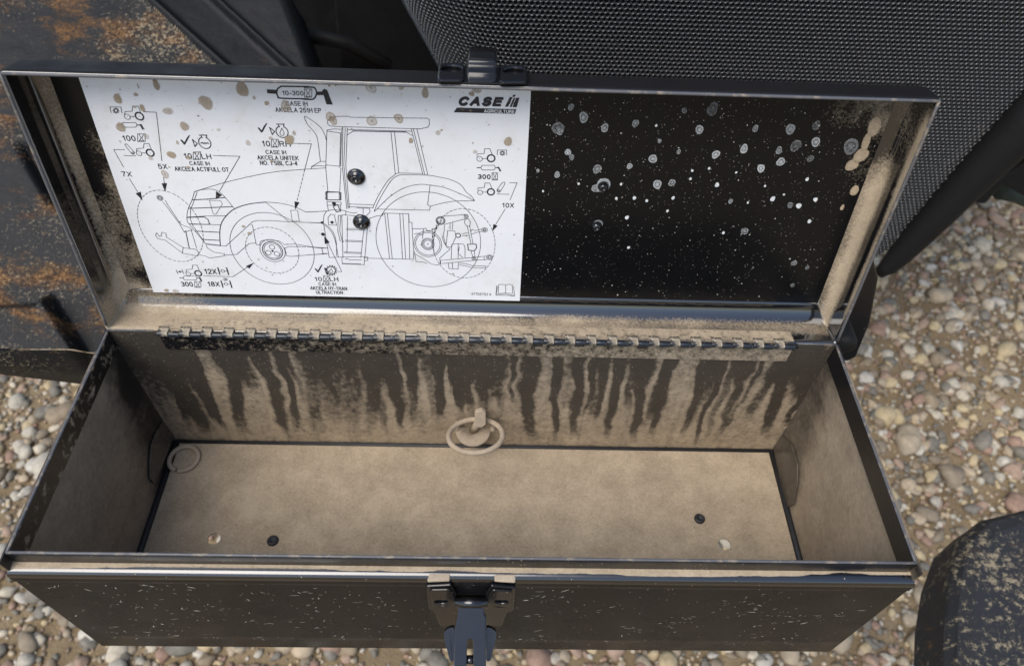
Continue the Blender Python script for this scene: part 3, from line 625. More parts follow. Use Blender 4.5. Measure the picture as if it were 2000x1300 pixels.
Vc = []; cx_ = at(942, 140, tp0, LV).x; wq = .0081; w0 = (at(942, 163, tp0, LV) - O).dot(LW); w1 = (at(942, 128, tp0, LV) - O).dot(LW)
pr_ = [(w0 + .0004, .0015), (w0 - .0016, .0052), (w0 - .004, .0062), (w0 - .0055, .0074), (w0 - .0062, .0098), (w0 - .0085, .0104), (w1 - .001, .0100), (w1 - .001, .002)]
for (w, h) in pr_:
    for sx_ in (-1, -.86, .86, 1): Vc.append(lid(cx_ + sx_ * wq, L + .0012 + h - (.0012 if abs(sx_) == 1 else 0), w))
F = []
for i in range(len(pr_) - 1):
    for k in range(3): F.append((i * 4 + k, i * 4 + k + 1, (i + 1) * 4 + k + 1, (i + 1) * 4 + k))
F += [tuple(i * 4 for i in range(len(pr_))), tuple(i * 4 + 3 for i in range(len(pr_)))[::-1], (0, 1, 2, 3)]
o = mesh('catch_hook', Vc, F, M['paint_clean'], strike, True); bm = bmesh.new(); bm.from_mesh(o.data); bmesh.ops.recalc_face_normals(bm, faces=bm.faces[:]); bm.to_mesh(o.data); bm.free(); add_bevel(o, .0011, 3)

# draw latch on the front
fy = -D - SO; fp = (0, fy - .0002, 0)
def lf(x, y, out=0.0): return at(x, y, (0, fy - .0002 - out, 0), (0, 1, 0))
def z4(x, y): return 760 + x / 5.91, 1080 + y / 5.91
plate_px = [z4(*q) for q in ((430, 340), (715, 325), (775, 420), (785, 530), (1110, 530), (1120, 420), (1180, 335), (1460, 360), (1440, 600), (1425, 622), (1360, 655), (1310, 780), (1290, 803), (600, 803), (580, 780), (530, 650), (475, 615), (455, 580))]
latch = prism('latch', [lf(*q) for q in plate_px], (0, -1, 0), .0022, M['paint_clean'], box, [ell(lf, *z4(605, 545), 15, 4), ell(lf, *z4(1300, 555), 15, 4)], bevel=.0008)
for q in ([(465, 250), (700, 245), (700, 325), (440, 335)], [(1215, 255), (1460, 255), (1455, 345), (1215, 330)]):
    prism('plate_tab', rrect([z4(*p) for p in q], lambda x, y: at(x, y, (0, 0, Z0 - SH - .001), (0, 0, 1)), 3), (0, 0, 1), .0020, M['dusthard'], latch, bevel=.0007)
for q in ([(470, 395), (700, 390), (760, 470), (762, 560), (500, 590)], [(1190, 395), (1420, 410), (1400, 600), (1135, 570), (1135, 470)]):
    prism('plate_boss', rrect([z4(*p) for p in q], lambda x, y: lf(x, y, .0022), 5), (0, -1, 0), .0016, M['paint_clean'], latch, [ell(lambda x, y: lf(x, y, .0022), *z4(605 if q[0][0] < 900 else 1295, 530), 14, 4)], bevel=.0009)
pv = lf(*z4(950, 565), .0035); tube('pivot', [pv + Vector((-.0095, 0, 0)), pv + Vector((.0095, 0, 0))], .0032, M['fastener'], latch, seg=16)
ln = Vector((0, -.62, .78)).normalized(); lp0 = pv + Vector((0, -.003, -.001))
def lv_(x, y, off=0.0): X_, Y_ = z4(x, y); return at(X_, Y_, lp0 + ln * off, ln)
prism('lever', [lv_(*q) for q in ((800, 585), (1098, 585), (1100, 700), (1120, 730), (1118, 1500), (972, 1500), (970, 1040), (955, 1005), (932, 995), (910, 1008), (900, 1045), (890, 1500), (745, 1500), (752, 900), (790, 700))], -ln, .0022, M['fastener'], latch, bevel=.0009)
for s_ in (0, 1):                              # folded flanks of the lever
    qs = [(690, 862), (632, 905), (640, 1000), (700, 1235), (748, 1250), (752, 850)] if not s_ else [(1180, 862), (1240, 905), (1228, 1000), (1175, 1235), (1122, 1250), (1120, 850)]
    prism('lever_flank', rrect([z4(*q) for q in qs], lambda x, y: at(x, y, lp0 - ln * .006, ln), 5), -ln, .004, M['fastener'], latch, bevel=.0016)
a_ = lv_(880, 1225, -.004); c_ = lv_(990, 1225, -.004); tube('lever_pin', [a_, c_], .0026, M['fastener'], latch, seg=12)
# rivets
pn0 = lid(0, 0, -LD)
def lpn(x, y, off=0.0): return at(x, y, pn0 + LW * off, LW)
for (x, y) in ((696, 345), (706, 433)):
    lathe('grommet', lpn(x, y, .0004), LW, [(.0056, 0), (.0055, .0009), (.0045, .0016), (.0028, .0019), (.0024, .0040), (.0018, .0044), (.0012, .0042), (.0010, .0030), (.0001, .0030)], M['fastener'], lidw, 24)
for (x, y) in ((1178, 364), (1165, 441)):
    lathe('rivet', lpn(x, y), LW, [(.0036, 0), (.0036, .0006), (.0028, .0016), (.0022, .0030), (.0015, .0034), (.0010, .0032), (.0009, .0014), (.0001, .0014)], M['fastener'], lidw, 20)

# bolt through the back wall with its washer
bc = at(924, 840, (0, -.003, 0), (0, 1, 0)); hd_ = at(938, 819, (0, -.0105, 0), (0, 1, 0)); up_ = (hd_ - bc).normalized()
bolt = lathe('mounting_bolt', bc - up_ * .006, up_, [(.0030, 0), (.0030, .006 + (hd_ - bc).length), (.001, .006 + (hd_ - bc).length)], M['dusthard'], box, 16)
hq = hd_; hn = Vector((0, -.95, .30)).normalized()
prism('bolt_head', rrect([(927, 806), (940, 801), (949, 806), (949, 830), (940, 836), (927, 833)], lambda x, y: at(x, y, hq + hn * .003, hn), 3), -hn, .0045, M['dusthard'], bolt, bevel=.0008)
lathe('washer', bc + Vector((0, 0, -.0006)), Vector((0, -.10, 1)), [(.0134, -.0010), (.0140, -.0006), (.0140, .0009), (.0136, .0013), (.0036, .0013), (.0034, .0004)], M['dusthard'], bolt, 36)
for (x, y) in ((893, 834), (962, 836)): lathe('stud', at(x, y, (0, -.006, 0), (0, 1, 0)) + Vector((0, .007, 0)), (0, -1, .1), [(.0022, 0), (.0022, .009), (.0012, .0105)], M['dusthard'], bolt, 12)
# loose rings
rc = at(929, 850, (0, -.0235, 0), (0, 1, 0)); rn_ = Vector((-.04, .35, .94)).normalized(); _, ru, rv = frame_of(rn_)
pts = [rc + ru * .0206 * math.cos(t) + rv * .0206 * math.sin(t) for t in np.linspace(0, 6.28318, 48, endpoint=False)]
o = tube('pull_ring', pts, .0021, M['dusthard'], None, 12, True); setp(o, 'dusty round wire ring hanging around the bolt on the back wall', 'ring')
rc = at(359, 895, (0, 0, zf + .0020), (0, 0, 1))
pts = [rc + Vector((.0112 * math.cos(t), .0112 * math.sin(t), .0003 * (t / 6.28))) for t in np.linspace(-1.75, 4.40, 46)]
o = tube('snap_ring', pts, .0019, M['dusthard'], None, 10); setp(o, 'dust coated open wire ring lying in the back left corner of the toolbox floor', 'ring')
# grit lying on the toolbox floor
GP = [Vector((.006 + (W - .012) * random.random(), -.006 - D * .95 * random.random(), zf)) for _ in range(900)] + [Vector((.005 + (W - .01) * random.random(), -.005 - abs(random.gauss(0, .004)), zf)) for _ in range(500)] + [Vector((.006 + abs(random.gauss(0, .004)), -.006 - D * .9 * random.random(), zf)) for _ in range(200)]
V = []; F = []
for c in GP:
    b0 = len(V); s = random.lognormvariate(math.log(.00034), .45); 
    for k in range(4): a_ = k * 1.571 + random.random(); V.append(c + Vector((math.cos(a_) * s, math.sin(a_) * s * random.uniform(.6, 1.2), 0)))
    V.append(c + Vector((0, 0, s * .9)))
    F += [(b0 + k, b0 + (k + 1) % 4, b0 + 4) for k in range(4)]
o = mesh('floor_grit', V, F, M['dusthard'], box); o['kind'] = 'stuff'
# assumed carrier, out of view under the box, joining it to the tractor frame
cr = empty('toolbox_carrier', (W / 2, .03, Z0 - .25), 'black steel carrier bar under and behind the toolbox', 'carrier')
prism('carrier_arm', [bp_(.15, .25, -H - .0006), bp_(.17, .25, -H - .0006), bp_(.17, -.06, -H - .0006), bp_(.15, -.06, -H - .0006)], (0, 0, -1), .012, M['seam'], cr)
prism('carrier_arm', [bp_(.33, .25, -H - .0006), bp_(.35, .25, -H - .0006), bp_(.35, -.06, -H - .0006), bp_(.33, -.06, -H - .0006)], (0, 0, -1), .012, M['seam'], cr)
# dried splashes
PL = (LU, LV, LW); items = []
def sp(x, y, rx, ry, s, ring, sc, ox, oy):
    px_1, py_1 = ox + x / sc, oy + y / sc; c = lpn(px_1, py_1, .0001); k = (c - S_T).length / S_F * .95
    items.append((c, rx / sc * k, ry / sc * k * 1.1, s, ring))
for (x, y, r, s) in ((262, 180, 14, .5), (318, 225, 22, .6), (205, 275, 28, .32), (212, 290, 14, .5), (412, 272, 18, .65), (548, 252, 16, .5), (832, 280, 18, .8), (890, 190, 26, .25), (1080, 275, 14, .5), (1235, 278, 21, .6), (1350, 262, 18, .25), (1348, 335, 19, .8), (1260, 352, 24, .22), (1185, 372, 15, .5),
        (905, 390, 18, .95), (1030, 365, 18, .95), (625, 410, 19, .8), (522, 442, 13, .8), (378, 455, 20, .5), (200, 480, 14, .75), (115, 462, 8, .8), (248, 380, 14, .95), (265, 402, 13, .5), (645, 523, 20, .85), (710, 515, 16, .55), (1105, 452, 17, 1), (1193, 423, 18, .85), (1235, 615, 13, .35), (1033, 730, 16, .4), (1252, 872, 13, .4), (1505, 355, 32, .35),
        (970, 598, 10, .6), (1325, 408, 14, .3), (765, 195, 12, .3), (740, 378, 10, .6), (655, 330, 9, .6), (405, 525, 32, .75), (370, 540, 18, .6), (378, 705, 26, .5), (1310, 892, 9, .4), (1245, 970, 10, .3)):
    sp(x, y, r, r * 1.1, s * .85, True, 2.2727, 1000, 130)
for (x, y, r) in ((910, 525, 12), (543, 583, 10), (510, 670, 11), (1157, 587, 13), (1273, 618, 14), (1320, 687, 10), (1347, 590, 11), (938, 738, 8), (517, 803, 8), (463, 585, 8), (598, 595, 8), (715, 583, 9), (1310, 500, 9), (484, 522, 7), (792, 498, 7), (875, 452, 7), (995, 470, 6), (1207, 568, 6), (1123, 530, 6), (1047, 604, 6), (690, 640, 7), (296, 520, 7), (138, 553, 6), (800, 462, 7), (640, 262, 7)):
    sp(x, y, r * .9, r * .9, .95, False, 2.2727, 1000, 130)
splats('water_spots', items, M['lime_spot'], lidw, PL)
items = []
for (x, y, rx, ry) in ((1608, 268, 30, 40), (1570, 340, 18, 45), (1548, 395, 30, 34), (1508, 438, 27, 26), (1520, 550, 20, 22), (1588, 530, 14, 30), (1466, 625, 9, 13), (1610, 445, 9, 26)): sp(x, y, rx, ry, 1.0, False, 2.2727, 1000, 130)
splats('mud_blobs', items, M['mud_spot'], lidw, PL)
pts = []; sizes = []
for i in range(3000):
    x = random.uniform(1022, 1740) if i < 2500 else random.uniform(300, 1560); y = random.uniform(190, 620) if i < 2500 else random.uniform(585, 628)
    if i < 2500:
        y = 190 + 430 * random.random() ** (.75 if i % 2 else 1.3)
        if x > 1035 + 800 - (y - 200) * .42 - 90: continue
    c = lpn(x, y, .0001); v = (c - O).dot(LV)
    if v < .017 or v > L - .012: continue
    pts.append(c); sizes.append(float(min(.0008, random.lognormvariate(math.log(.00014 if i % 6 else .00026), .4))))
specks('dust_specks', pts, M['speck'], lidw, PL, sizes)
pts = []; sizes = []; st = []
cl = [(random.uniform(-.002, W), random.uniform(-.125, -.02)) for _ in range(90)]
for i in range(400):
    c = random.choice(cl); x = c[0] + random.gauss(0, .008); z = c[1] + random.gauss(0, .006)
    if not (.004 < x < W - .004 and -H + .006 < z < -.026): continue
    if abs(x - .2345) < .03: continue
    pts.append(bp_(x, fy + .0006, z)); sizes.append(random.lognormvariate(math.log(.0002), .45)); st.append((random.gauss(.3, .8), random.lognormvariate(math.log(.0011), .5)))
specks('dry_grass_specks', pts, M['speck'], box, (LU, Vector((0, 0, 1)), Vector((0, -1, 0))), sizes, st)

# ---------------------------------------------------------------- service sticker in the lid
ZM = {'A': (150, 140, 4.3333), 'B': (590, 140, 4.3333), 'C': (220, 360, 4.7619), 'D': (600, 360, 4.4444), 'P': (0, 0, 1.0)}
def zp(z, x, y): ox, oy, s = ZM[z]; return ox + x / s, oy + y / s
dc_px = [(149, 138), (300, 570), (1015, 587), (1038, 158)]
decal = prism('service_sticker', [lpn(*q, .0002) for q in dc_px], LW, .00025, M['decal'], box, bevel=0)
def d2(z, x, y): p = lpn(*zp(z, x, y), .00055) - O; return np.array([p.x, p.dot(LV)])   # sticker coordinates in metres
def dp(q, up=.0): return lid(q[0], q[1], -LD + .00055 + up)
SV = []; SF = []
THIN, MID, THICK = .00034, .00055, .00085
def ribbon(pts, w, closed=False):
    pts = [np.asarray(p) for p in pts]
    if closed: pts = pts + [pts[0]]
    for a, b_ in zip(pts, pts[1:]):
        d = b_ - a; l = np.linalg.norm(d)
        if l < 1e-7: continue
        t = d / l; n_ = np.array([-t[1], t[0]]) * w / 2; e = t * w * .45; i = len(SV)
        for q in (a - e - n_, b_ + e - n_, b_ + e + n_, a - e + n_): SV.append(dp(q, (len(SF) % 7) * .000004))
        SF.append((i, i + 1, i + 2, i + 3))
def dashes(pts, w, on, off, closed=False):
    if closed: pts = list(pts) + [pts[0]]
    seg = []; acc = 0; draw = True; cur = [pts[0]]
    for a, b_ in zip(pts, pts[1:]):
        a = np.asarray(a); b_ = np.asarray(b_); l = np.linalg.norm(b_ - a); pos = 0
        while l - pos > (on if draw else off) - acc:
            pos += (on if draw else off) - acc; acc = 0; q = a + (b_ - a) * pos / l
            if draw: cur.append(q); ribbon(cur, w)
            draw = not draw; cur = [q]
        acc += l - pos; cur.append(b_)
    if draw and len(cur) > 1: ribbon(cur, w)
def smooth_(pts, k=6):
    P = [np.asarray(p) for p in pts]; P = [2 * P[0] - P[1]] + P + [2 * P[-1] - P[-2]]; out = []
    for i in range(1, len(P) - 2):
        for t in np.linspace(0, 1, k, endpoint=False):
            a, b_, c, d = P[i - 1], P[i], P[i + 1], P[i + 2]; out.append(.5 * (2 * b_ + (c - a) * t + (2 * a - 5 * b_ + 4 * c - d) * t * t + (3 * b_ - a - 3 * c + d) * t ** 3))
    return out + [P[-2]]
def ln_(z, s, w=THIN, sm=False, closed=False, dash=None):
    """polyline in sheet points: 'x,y x,y ...'"""
    pts = [d2(z, *map(float, q.split(','))) for q in s.split()]
    if sm: pts = smooth_(pts)
    if dash: dashes(pts, w, dash[0], dash[1], closed)
    else: ribbon(pts, w, closed)
def ci(z, x, y, rx, ry=None, w=THIN, dash=None, n_=None, a0=0, a1=360):
    c = d2(z, x, y); a = (d2(z, x + rx, y)[0] - d2(z, x - rx, y)[0]) / 2; r2 = a if ry is None else (d2(z, x, y - ry)[1] - d2(z, x, y + ry)[1]) / 2
    n_ = n_ or (64 if rx > 60 else 20); full = a1 - a0 >= 360
    pts = [c + np.array([a * math.cos(math.radians(t)), r2 * math.sin(math.radians(t))]) for t in np.linspace(a0, a1, n_, endpoint=not full)]
    if dash: dashes(pts, w, dash[0], dash[1], full)
    else: ribbon(pts, w, full)
def fill(z, s):
    i = len(SV); q = [d2(z, *map(float, k.split(','))) for k in s.split()]
    for p in q: SV.append(dp(p, .00003))
    SF.append(tuple(range(i, i + len(q))))
def dot(z, x, y, r):
    c = d2(z, x, y); a = d2(z, x + r, y)[0] - c[0]; i = len(SV)
    for k in range(14): SV.append(dp(c + a * np.array([math.cos(k * .4488), math.sin(k * .4488)]), .00003))
    SF.append(tuple(range(i, i + 14)))
DS = (.0019, .0011); DS2 = (.0009, .0006)
# --- bonnet, front fender, front wheel
ln_('A', '995,1015 1245,940 1500,880 1700,845 1928,827', sm=True); ln_('B', '0,828 200,815')
ln_('C', '760,70 740,140 705,220 690,300 697,350 720,378', sm=True); ln_('C', '785,75 760,145 725,235 722,320 745,385 870,560')
ln_('C', '760,70 830,50 915,45 975,60 1040,115 1110,200 1135,232', sm=True)
for s in ('740,145 880,138 1045,122', '710,224 1115,208', '770,435 995,446', '830,512 998,521'): ln_('C', s, MID)
ln_('C', '690,305 860,295 1055,292'); ln_('C', '690,308 850,302 885,325 902,370 880,373 715,368', MID); ln_('C', '740,372 1005,375')
ln_('C', '720,380 770,440 830,510 870,558 1000,572 1055,572 1300,348 1340,336 1480,338 1640,348 1950,358')
ln_('C', '870,552 1000,566'); ln_('C', '1002,570 996,480 1005,380 1050,300 1130,230 1260,185 1420,165', MID, True); ln_('C', '1420,165 1550,175 1680,205 1800,258', THIN, True); ln_('C', '1800,258 1990,248'); ln_('C', '1420,165 1520,245 1640,348')
ci('C', 1485, 607, 384, 330); ci('C', 1485, 616, 243, 212, dash=DS)
for r in (115, 92, 78): ci('C', 1487, 617, r, r * .9, MID if r == 92 else THIN, n_=40)
for x, y in ((1482, 583), (1448, 635), (1527, 645)): ci('C', x, y, 25)
dot('C', 1487, 620, 11)
ln_('C', '1040,660 1155,650 1270,550 1335,545'); ln_('C', '1285,375 1300,380 1335,560 1365,565 1375,530 1410,518 1540,525 1600,560 1690,555 1860,582 1990,592'); ln_('C', '1605,590 1640,578 1800,580'); ln_('C', '1600,660 1660,670 1720,665 1960,645 1990,640'); ln_('C', '1945,590 1955,645'); ln_('C', '1600,590 1615,655')
# --- front hitch
ci('C', 540, 398, 286, 328, dash=DS)
ci('C', 440, 127, 27); ci('C', 440, 127, 14, w=MID)
ln_('C', '465,165 490,190 625,372 665,445 680,430', ); ln_('C', '490,150 505,180 612,340 640,375 720,405 742,428'); ln_('C', '615,352 632,345')
ln_('C', '410,450 398,472 420,505 490,520 650,640 790,665 800,640 780,605 660,590 500,490 495,455 460,445 450,465 455,480 435,485 425,468', closed=True)
ln_('C', '680,440 712,592', MID); ln_('C', '680,440 730,425 780,590'); ln_('C', '655,590 648,640'); ln_('C', '800,655 860,665 905,685 1035,665 1040,645 940,630 880,590 870,570')
ln_('C', '900,150 1005,152 1020,182 960,280 935,275', closed=True, dash=DS2); ln_('C', '1655,242 1720,242 1735,340 1670,340', closed=True, dash=DS2)
# --- leaders and arrows
ln_('A', '1155,710 1380,717 1205,1015'); fill('A', '1178,1010 1230,1045 1176,1080')
ln_('A', '405,660 312,660 395,808'); ln_('A', '445,905 525,1035'); fill('A', '497,1030 541,1016 556,1090'); ln_('A', '400,710 500,712')
ln_('A', '570,340 673,345 720,755'); ln_('A', '735,895 740,945'); fill('A', '717,945 763,943 748,1017')
ln_('A', '1815,606 1985,612'); ln_('B', '0,610 78,612 22,830'); ln_('A', '1928,830 1862,1100', dash=DS); fill('A', '1842,1097 1884,1106 1847,1168')
ln_('C', '845,850 1120,858 1260,765'); fill('C', '1238,760 1312,729 1272,783')
ln_('D', '265,757 300,757 180,510'); fill('D', '153,517 196,505 147,448'); dot('D', 137, 433, 17)
ln_('B', '1755,940 1820,940 1760,1085'); ln_('D', '1718,215 1635,350'); fill('D', '1616,344 1652,361 1607,407'); ln_('B', '1650,1035 1750,1038')
# --- cab
ln_('B', '215,440 218,408 280,380 390,378 410,387 1060,395 1075,405 1078,445 1065,470 1000,485 290,465 235,460', closed=True)
ln_('B', '20,392 35,382 150,465 190,530 205,580', THIN, True); ln_('B', '20,392 45,445 115,530 135,600 155,760', THIN, True); ln_('B', '200,760 155,760 78,805 78,822'); ln_('B', '80,805 130,795 200,800')
ln_('B', '210,495 270,485 335,490 340,475'); ln_('B', '210,495 200,815 218,1018'); ln_('B', '210,503 325,520 318,800'); ln_('B', '335,500 325,800'); ln_('B', '200,790 310,800 328,822 318,1012'); ln_('B', '205,1015 318,1020', MID)
for s in ('345,475 340,800 350,900 378,1160', '365,475 353,790 363,910 390,1158', '383,478 370,800 400,1155', '383,490 930,505', '383,535 430,505', '880,512 940,545', '752,510 788,860', '782,510 818,858', '925,487 1022,870', '942,487 1038,872', '972,487 985,540 1065,877', '788,865 820,858 1020,862'): ln_('B', s)
ln_('B', '430,502 880,512', MID)
ln_('B', '598,1155 640,1060 720,930 790,868', THIN, True)
ln_('B', '610,1180 650,1090 740,940 800,885 870,872 1060,877 1150,890 1250,912 1340,955 1390,1020 1430,1050 1460,1090', THIN, True)
ln_('B', '1460,1092 1330,1030 1200,980 1080,960 980,955 860,985 740,1060 640,1155 612,1182', THIN, True)
ln_('B', '1083,960 1062,1125 1085,1140 1080,1172 640,1163'); ln_('B', '1460,1092 1300,1095 1200,1110 1085,1138', THIN, True); ln_('B', '395,1120 605,1127'); ln_('B', '395,1143 600,1150')
ci('D', 1053, 497, 453, 408); ci('D', 1360, 522, 271, 300, dash=DS)
for s in ('670,250 880,255 885,330 908,330 912,385 925,650 500,640', '672,250 715,645', '695,250 738,645', '803,255 828,648', '830,258 855,648', '880,258 890,650', '655,250 655,268 600,275 550,292', '640,275 670,250'): ln_('D', s)
# --- steps and lower body
for s in ('300,270 310,640', '350,280 345,590', '340,383 500,383', '340,395 500,398', '330,485 475,490', '330,495 475,500', '320,585 465,592', '320,595 462,600', '545,290 520,400 500,640', '490,400 465,635', '190,635 310,630 490,628 525,630 525,660 495,665', '300,640 305,690 470,697 495,697 497,630', '310,685 465,690', '330,650 345,642 370,655 470,655',
          '140,330 145,270 165,235 215,220 300,225 335,230 335,265', '140,330 190,630', '270,270 265,400 285,490 310,500', '290,275 282,400 300,480 318,497', '270,272 320,265 380,270 430,275', '0,240 150,233', '0,330 130,337', '0,540 125,555 180,552', '0,612 140,605 185,600', '125,555 140,605', '430,205 540,208 545,240 510,275 440,260', '485,205 485,255', '335,235 400,250 430,245'): ln_('D', s)
ln_('D', '185,352 180,290 205,258 235,268 245,310 255,355', closed=True); dot('D', 215, 330, 14)
ln_('D', '135,340 200,400 240,480 270,630', THIN, True); ln_('D', '150,340 215,400 250,490 255,620', THIN, True); dot('D', 130, 332, 13)
ln_('B', '205,1020 320,1020 325,1085 210,1085', MID, closed=True)
for k in range(6): ln_('B', '198,%d 214,%d' % (1022 + k * 11, 1026 + k * 11), MID); ln_('B', '314,%d 330,%d' % (1022 + k * 11, 1026 + k * 11), MID)
ln_('B', '210,1100 330,1105 328,1130 212,1130', closed=True); ln_('B', '215,1130 222,1175'); ln_('B', '322,1130 328,1172'); dot('B', 270, 1115, 17); ln_('B', '262,1140 300,1125 325,1180 290,1187', MID, closed=True); ln_('B', '0,1172 30,1187 200,1180')
# --- rear axle and linkage
for r in (120, 106): ci('D', 1047, 518, r, r * .92, n_=48)
for r in (55, 46, 35): ci('D', 1047, 518, r, r * .92)
dot('D', 1047, 518, 6)
for s in ('915,385 1010,385 1000,470', '1010,385 1030,380 1040,402 1075,402 1088,385 1115,388', '1090,388 1085,470', '930,430 960,425 1000,440', '930,580 945,670 1010,675 1040,687', '928,600 1000,640 1080,692 1130,700 1155,690 1150,640 1240,562 1212,545 1185,500 1170,450', '1115,388 1130,340 1128,320', '1165,278 1375,262', '1190,348 1370,300', '1190,350 1190,402', '1240,335 1240,392', '1264,335 1260,392', '1190,402 1180,440 1205,535',
          '1390,365 1422,520', '1410,362 1440,520', '1420,575 1437,628', '1447,575 1457,628', '1345,430 1392,420', '1345,447 1397,440', '1420,410 1430,390 1455,402 1520,388', '1425,432 1480,415 1527,406', '1155,660 1430,635 1560,622', '1172,687 1440,660 1560,652', '1155,660 1160,690', '1535,625 1538,655', '1255,520 1250,645', '1310,515 1310,640', '1255,520 1310,515 1360,520 1370,560 1370,635', '1320,540 1310,600 1350,635', '1225,685 1230,730 1310,735 1312,680', '1260,680 1262,730', '1320,685 1385,690 1430,705 1550,708 1550,725 1425,722 1380,708 1320,700'): ln_('D', s)
ln_('D', '1165,312 1112,400 1090,520 1102,600', dash=DS, w=MID)
ln_('D', '1220,400 1280,405 1292,450 1262,520 1245,547 1205,535', closed=True); ln_('D', '1370,300 1365,335 1385,362 1410,362 1416,325 1400,300', closed=True); ln_('D', '1392,520 1465,518 1471,550 1450,577 1398,570', MID, closed=True)
for (x, y, r, w) in ((1157, 315, 38, MID), (1157, 315, 28, THIN), (1380, 278, 18, THIN), (1380, 278, 9, THIN), (1447, 643, 18, THIN), (1447, 643, 8, THIN), (1310, 443, 21, MID), (1540, 395, 24, THIN), (1540, 395, 10, MID), (1583, 632, 26, THIN), (1583, 632, 14, MID)): ci('D', x, y, r, w=w)
# --- pictograms
def icon_tractor(z, x, y, s):
    f = lambda q: ' '.join('%f,%f' % (x + a * s, y + b_ * s) for a, b_ in q)
    ln_(z, f([(2, 72), (5, 50), (66, 45), (71, 3), (117, 3), (138, 55)])); ln_(z, f([(50, 90), (94, 90)])); ci(z, x + 25 * s, y + 93 * s, 24 * s); ci(z, x + 128 * s, y + 88 * s, 33 * s, w=THICK); dot(z, x + 25 * s, y + 93 * s, 3 * s); dot(z, x + 128 * s, y + 88 * s, 3 * s)
for a in (('A', 402, 290, 1.0), ('A', 503, 606, .92), ('B', 1478, 650, .95), ('B', 1485, 940, .88), ('C', 680, 748, .9)): icon_tractor(*a)
def icon_gun(z, x0, y0, x1, y1, s=1.0):
    m_ = (y0 + y1) / 2; h = (y1 - y0) / 2
    ln_(z, ' '.join('%f,%f' % q for q in ((x0 + h * .6, y0), (x1 - h * .6, y0), (x1, m_), (x1 - h * .6, y1), (x0 + h * .6, y1), (x0, m_))), closed=True); ln_(z, '%f,%f %f,%f' % (x0 - 38 * s, m_, x0, m_), MID); ln_(z, '%f,%f %f,%f' % (x1, m_, x1 + 28 * s, m_ + 2), MID)
    fill(z, ' '.join('%f,%f' % q for q in ((x1 + 20 * s, m_ - 6), (x1 + 36 * s, m_ - 8), (x1 + 62 * s, m_ + 38 * s), (x1 + 44 * s, m_ + 40 * s))))
icon_gun('A', 378, 432, 510, 471); icon_gun('B', 1512, 793, 1637, 832, .8); icon_gun('C', 655, 852, 785, 888, .8)
def hourglass(z, x0, y0, x1, y1):
    ln_(z, '%f,%f %f,%f %f,%f %f,%f' % (x0, y0, x1, y0, x1, y1, x0, y1), closed=True); a, b_ = x0 + (x1 - x0) * .2, x1 - (x1 - x0) * .2; m_ = (x0 + x1) / 2; my = (y0 + y1) / 2
    ln_(z, '%f,%f %f,%f %f,%f %f,%f' % (a, y0 + 4, m_ - 4, my, m_ - 4, my + 3, a, y1 - 4)); ln_(z, '%f,%f %f,%f %f,%f %f,%f' % (b_, y0 + 4, m_ + 4, my, m_ + 4, my + 3, b_, y1 - 4)); ln_(z, '%f,%f %f,%f' % (a, y1 - 7, b_, y1 - 7))
for a in (('B', 20, 148, 82, 218), ('A', 515, 527, 578, 592), ('A', 985, 680, 1045, 745), ('A', 1647, 573, 1705, 640), ('B', 1608, 857, 1654, 917), ('C', 763, 903, 820, 958), ('D', 140, 793, 187, 845)): hourglass(*a)
def check(z, x, y, s):
    fill(z, ' '.join('%f,%f' % (x + a * s, y + b_ * s) for a, b_ in ((0, 40), (14, 38), (36, 62), (42, 80), (34, 82)))); fill(z, ' '.join('%f,%f' % (x + a * s, y + b_ * s) for a, b_ in ((32, 70), (44, 78), (84, 2), (76, 0), (56, 24))))
    ln_(z, ' '.join('%f,%f' % (x + a * s, y + b_ * s) for a, b_ in ((104, 38), (146, 72), (126, 98))), MID, closed=True)
check('A', 874, 537, 1); check('A', 1528, 435, 1); check('D', 62, 695, .85)
for (x, y) in ((1083, 603), (1737, 510)): ci('A', x, y, 50, 48, MID, a0=115, a1=425, n_=36); ln_('A', '%d,%d %d,%d' % (x - 46, y - 65, x + 18, y - 65), MID); ln_('A', '%d,%d %d,%d' % (x - 35, y - 65, x - 22, y - 42), MID); ln_('A', '%d,%d %d,%d' % (x + 10, y - 65, x + 18, y - 42), MID)
ln_('A', '1050,606 1062,600 1072,610 1084,602 1094,610 1106,602 1116,609', MID, True); ln_('A', '1735,478 1755,520 1748,540 1728,540 1718,520', closed=True)
ci('D', 207, 747, 38); 
for k in range(14): t = k * .4488; ln_('D', '%f,%f %f,%f' % (207 + 38 * math.cos(t), 747 + 34 * math.sin(t), 207 + 49 * math.cos(t), 747 + 43 * math.sin(t)), THICK)
ln_('D', '207,730 222,755 214,768 200,768 193,755', closed=True)
for (z, x, y, s, sl_) in (('A', 280, 300, 1, 10), ('B', 1652, 664, .85, 0)):
    ln_(z, '%f,%f %f,%f %f,%f %f,%f' % (x + sl_, y + 48 * s, x, y, x + 92 * s, y, x + 92 * s + sl_, y + 50 * s)); ci(z, x + 51 * s, y + 31 * s, 15 * s, w=MID)
    for k in range(8): t = k * .785; ln_(z, '%f,%f %f,%f' % (x + 51 * s + 16 * s * math.cos(t), y + 31 * s + 15 * s * math.sin(t), x + 51 * s + 24 * s * math.cos(t), y + 31 * s + 22 * s * math.sin(t)), MID)
ln_('A', '407,622 410,612 424,614 488,684 484,698 468,698 460,690', closed=True); ci('A', 474, 688, 8); ln_('B', '1650,1010 1652,995 1695,938 1712,934 1718,948 1680,1010 1664,1022', closed=True); ci('B', 1664, 1006, 8)
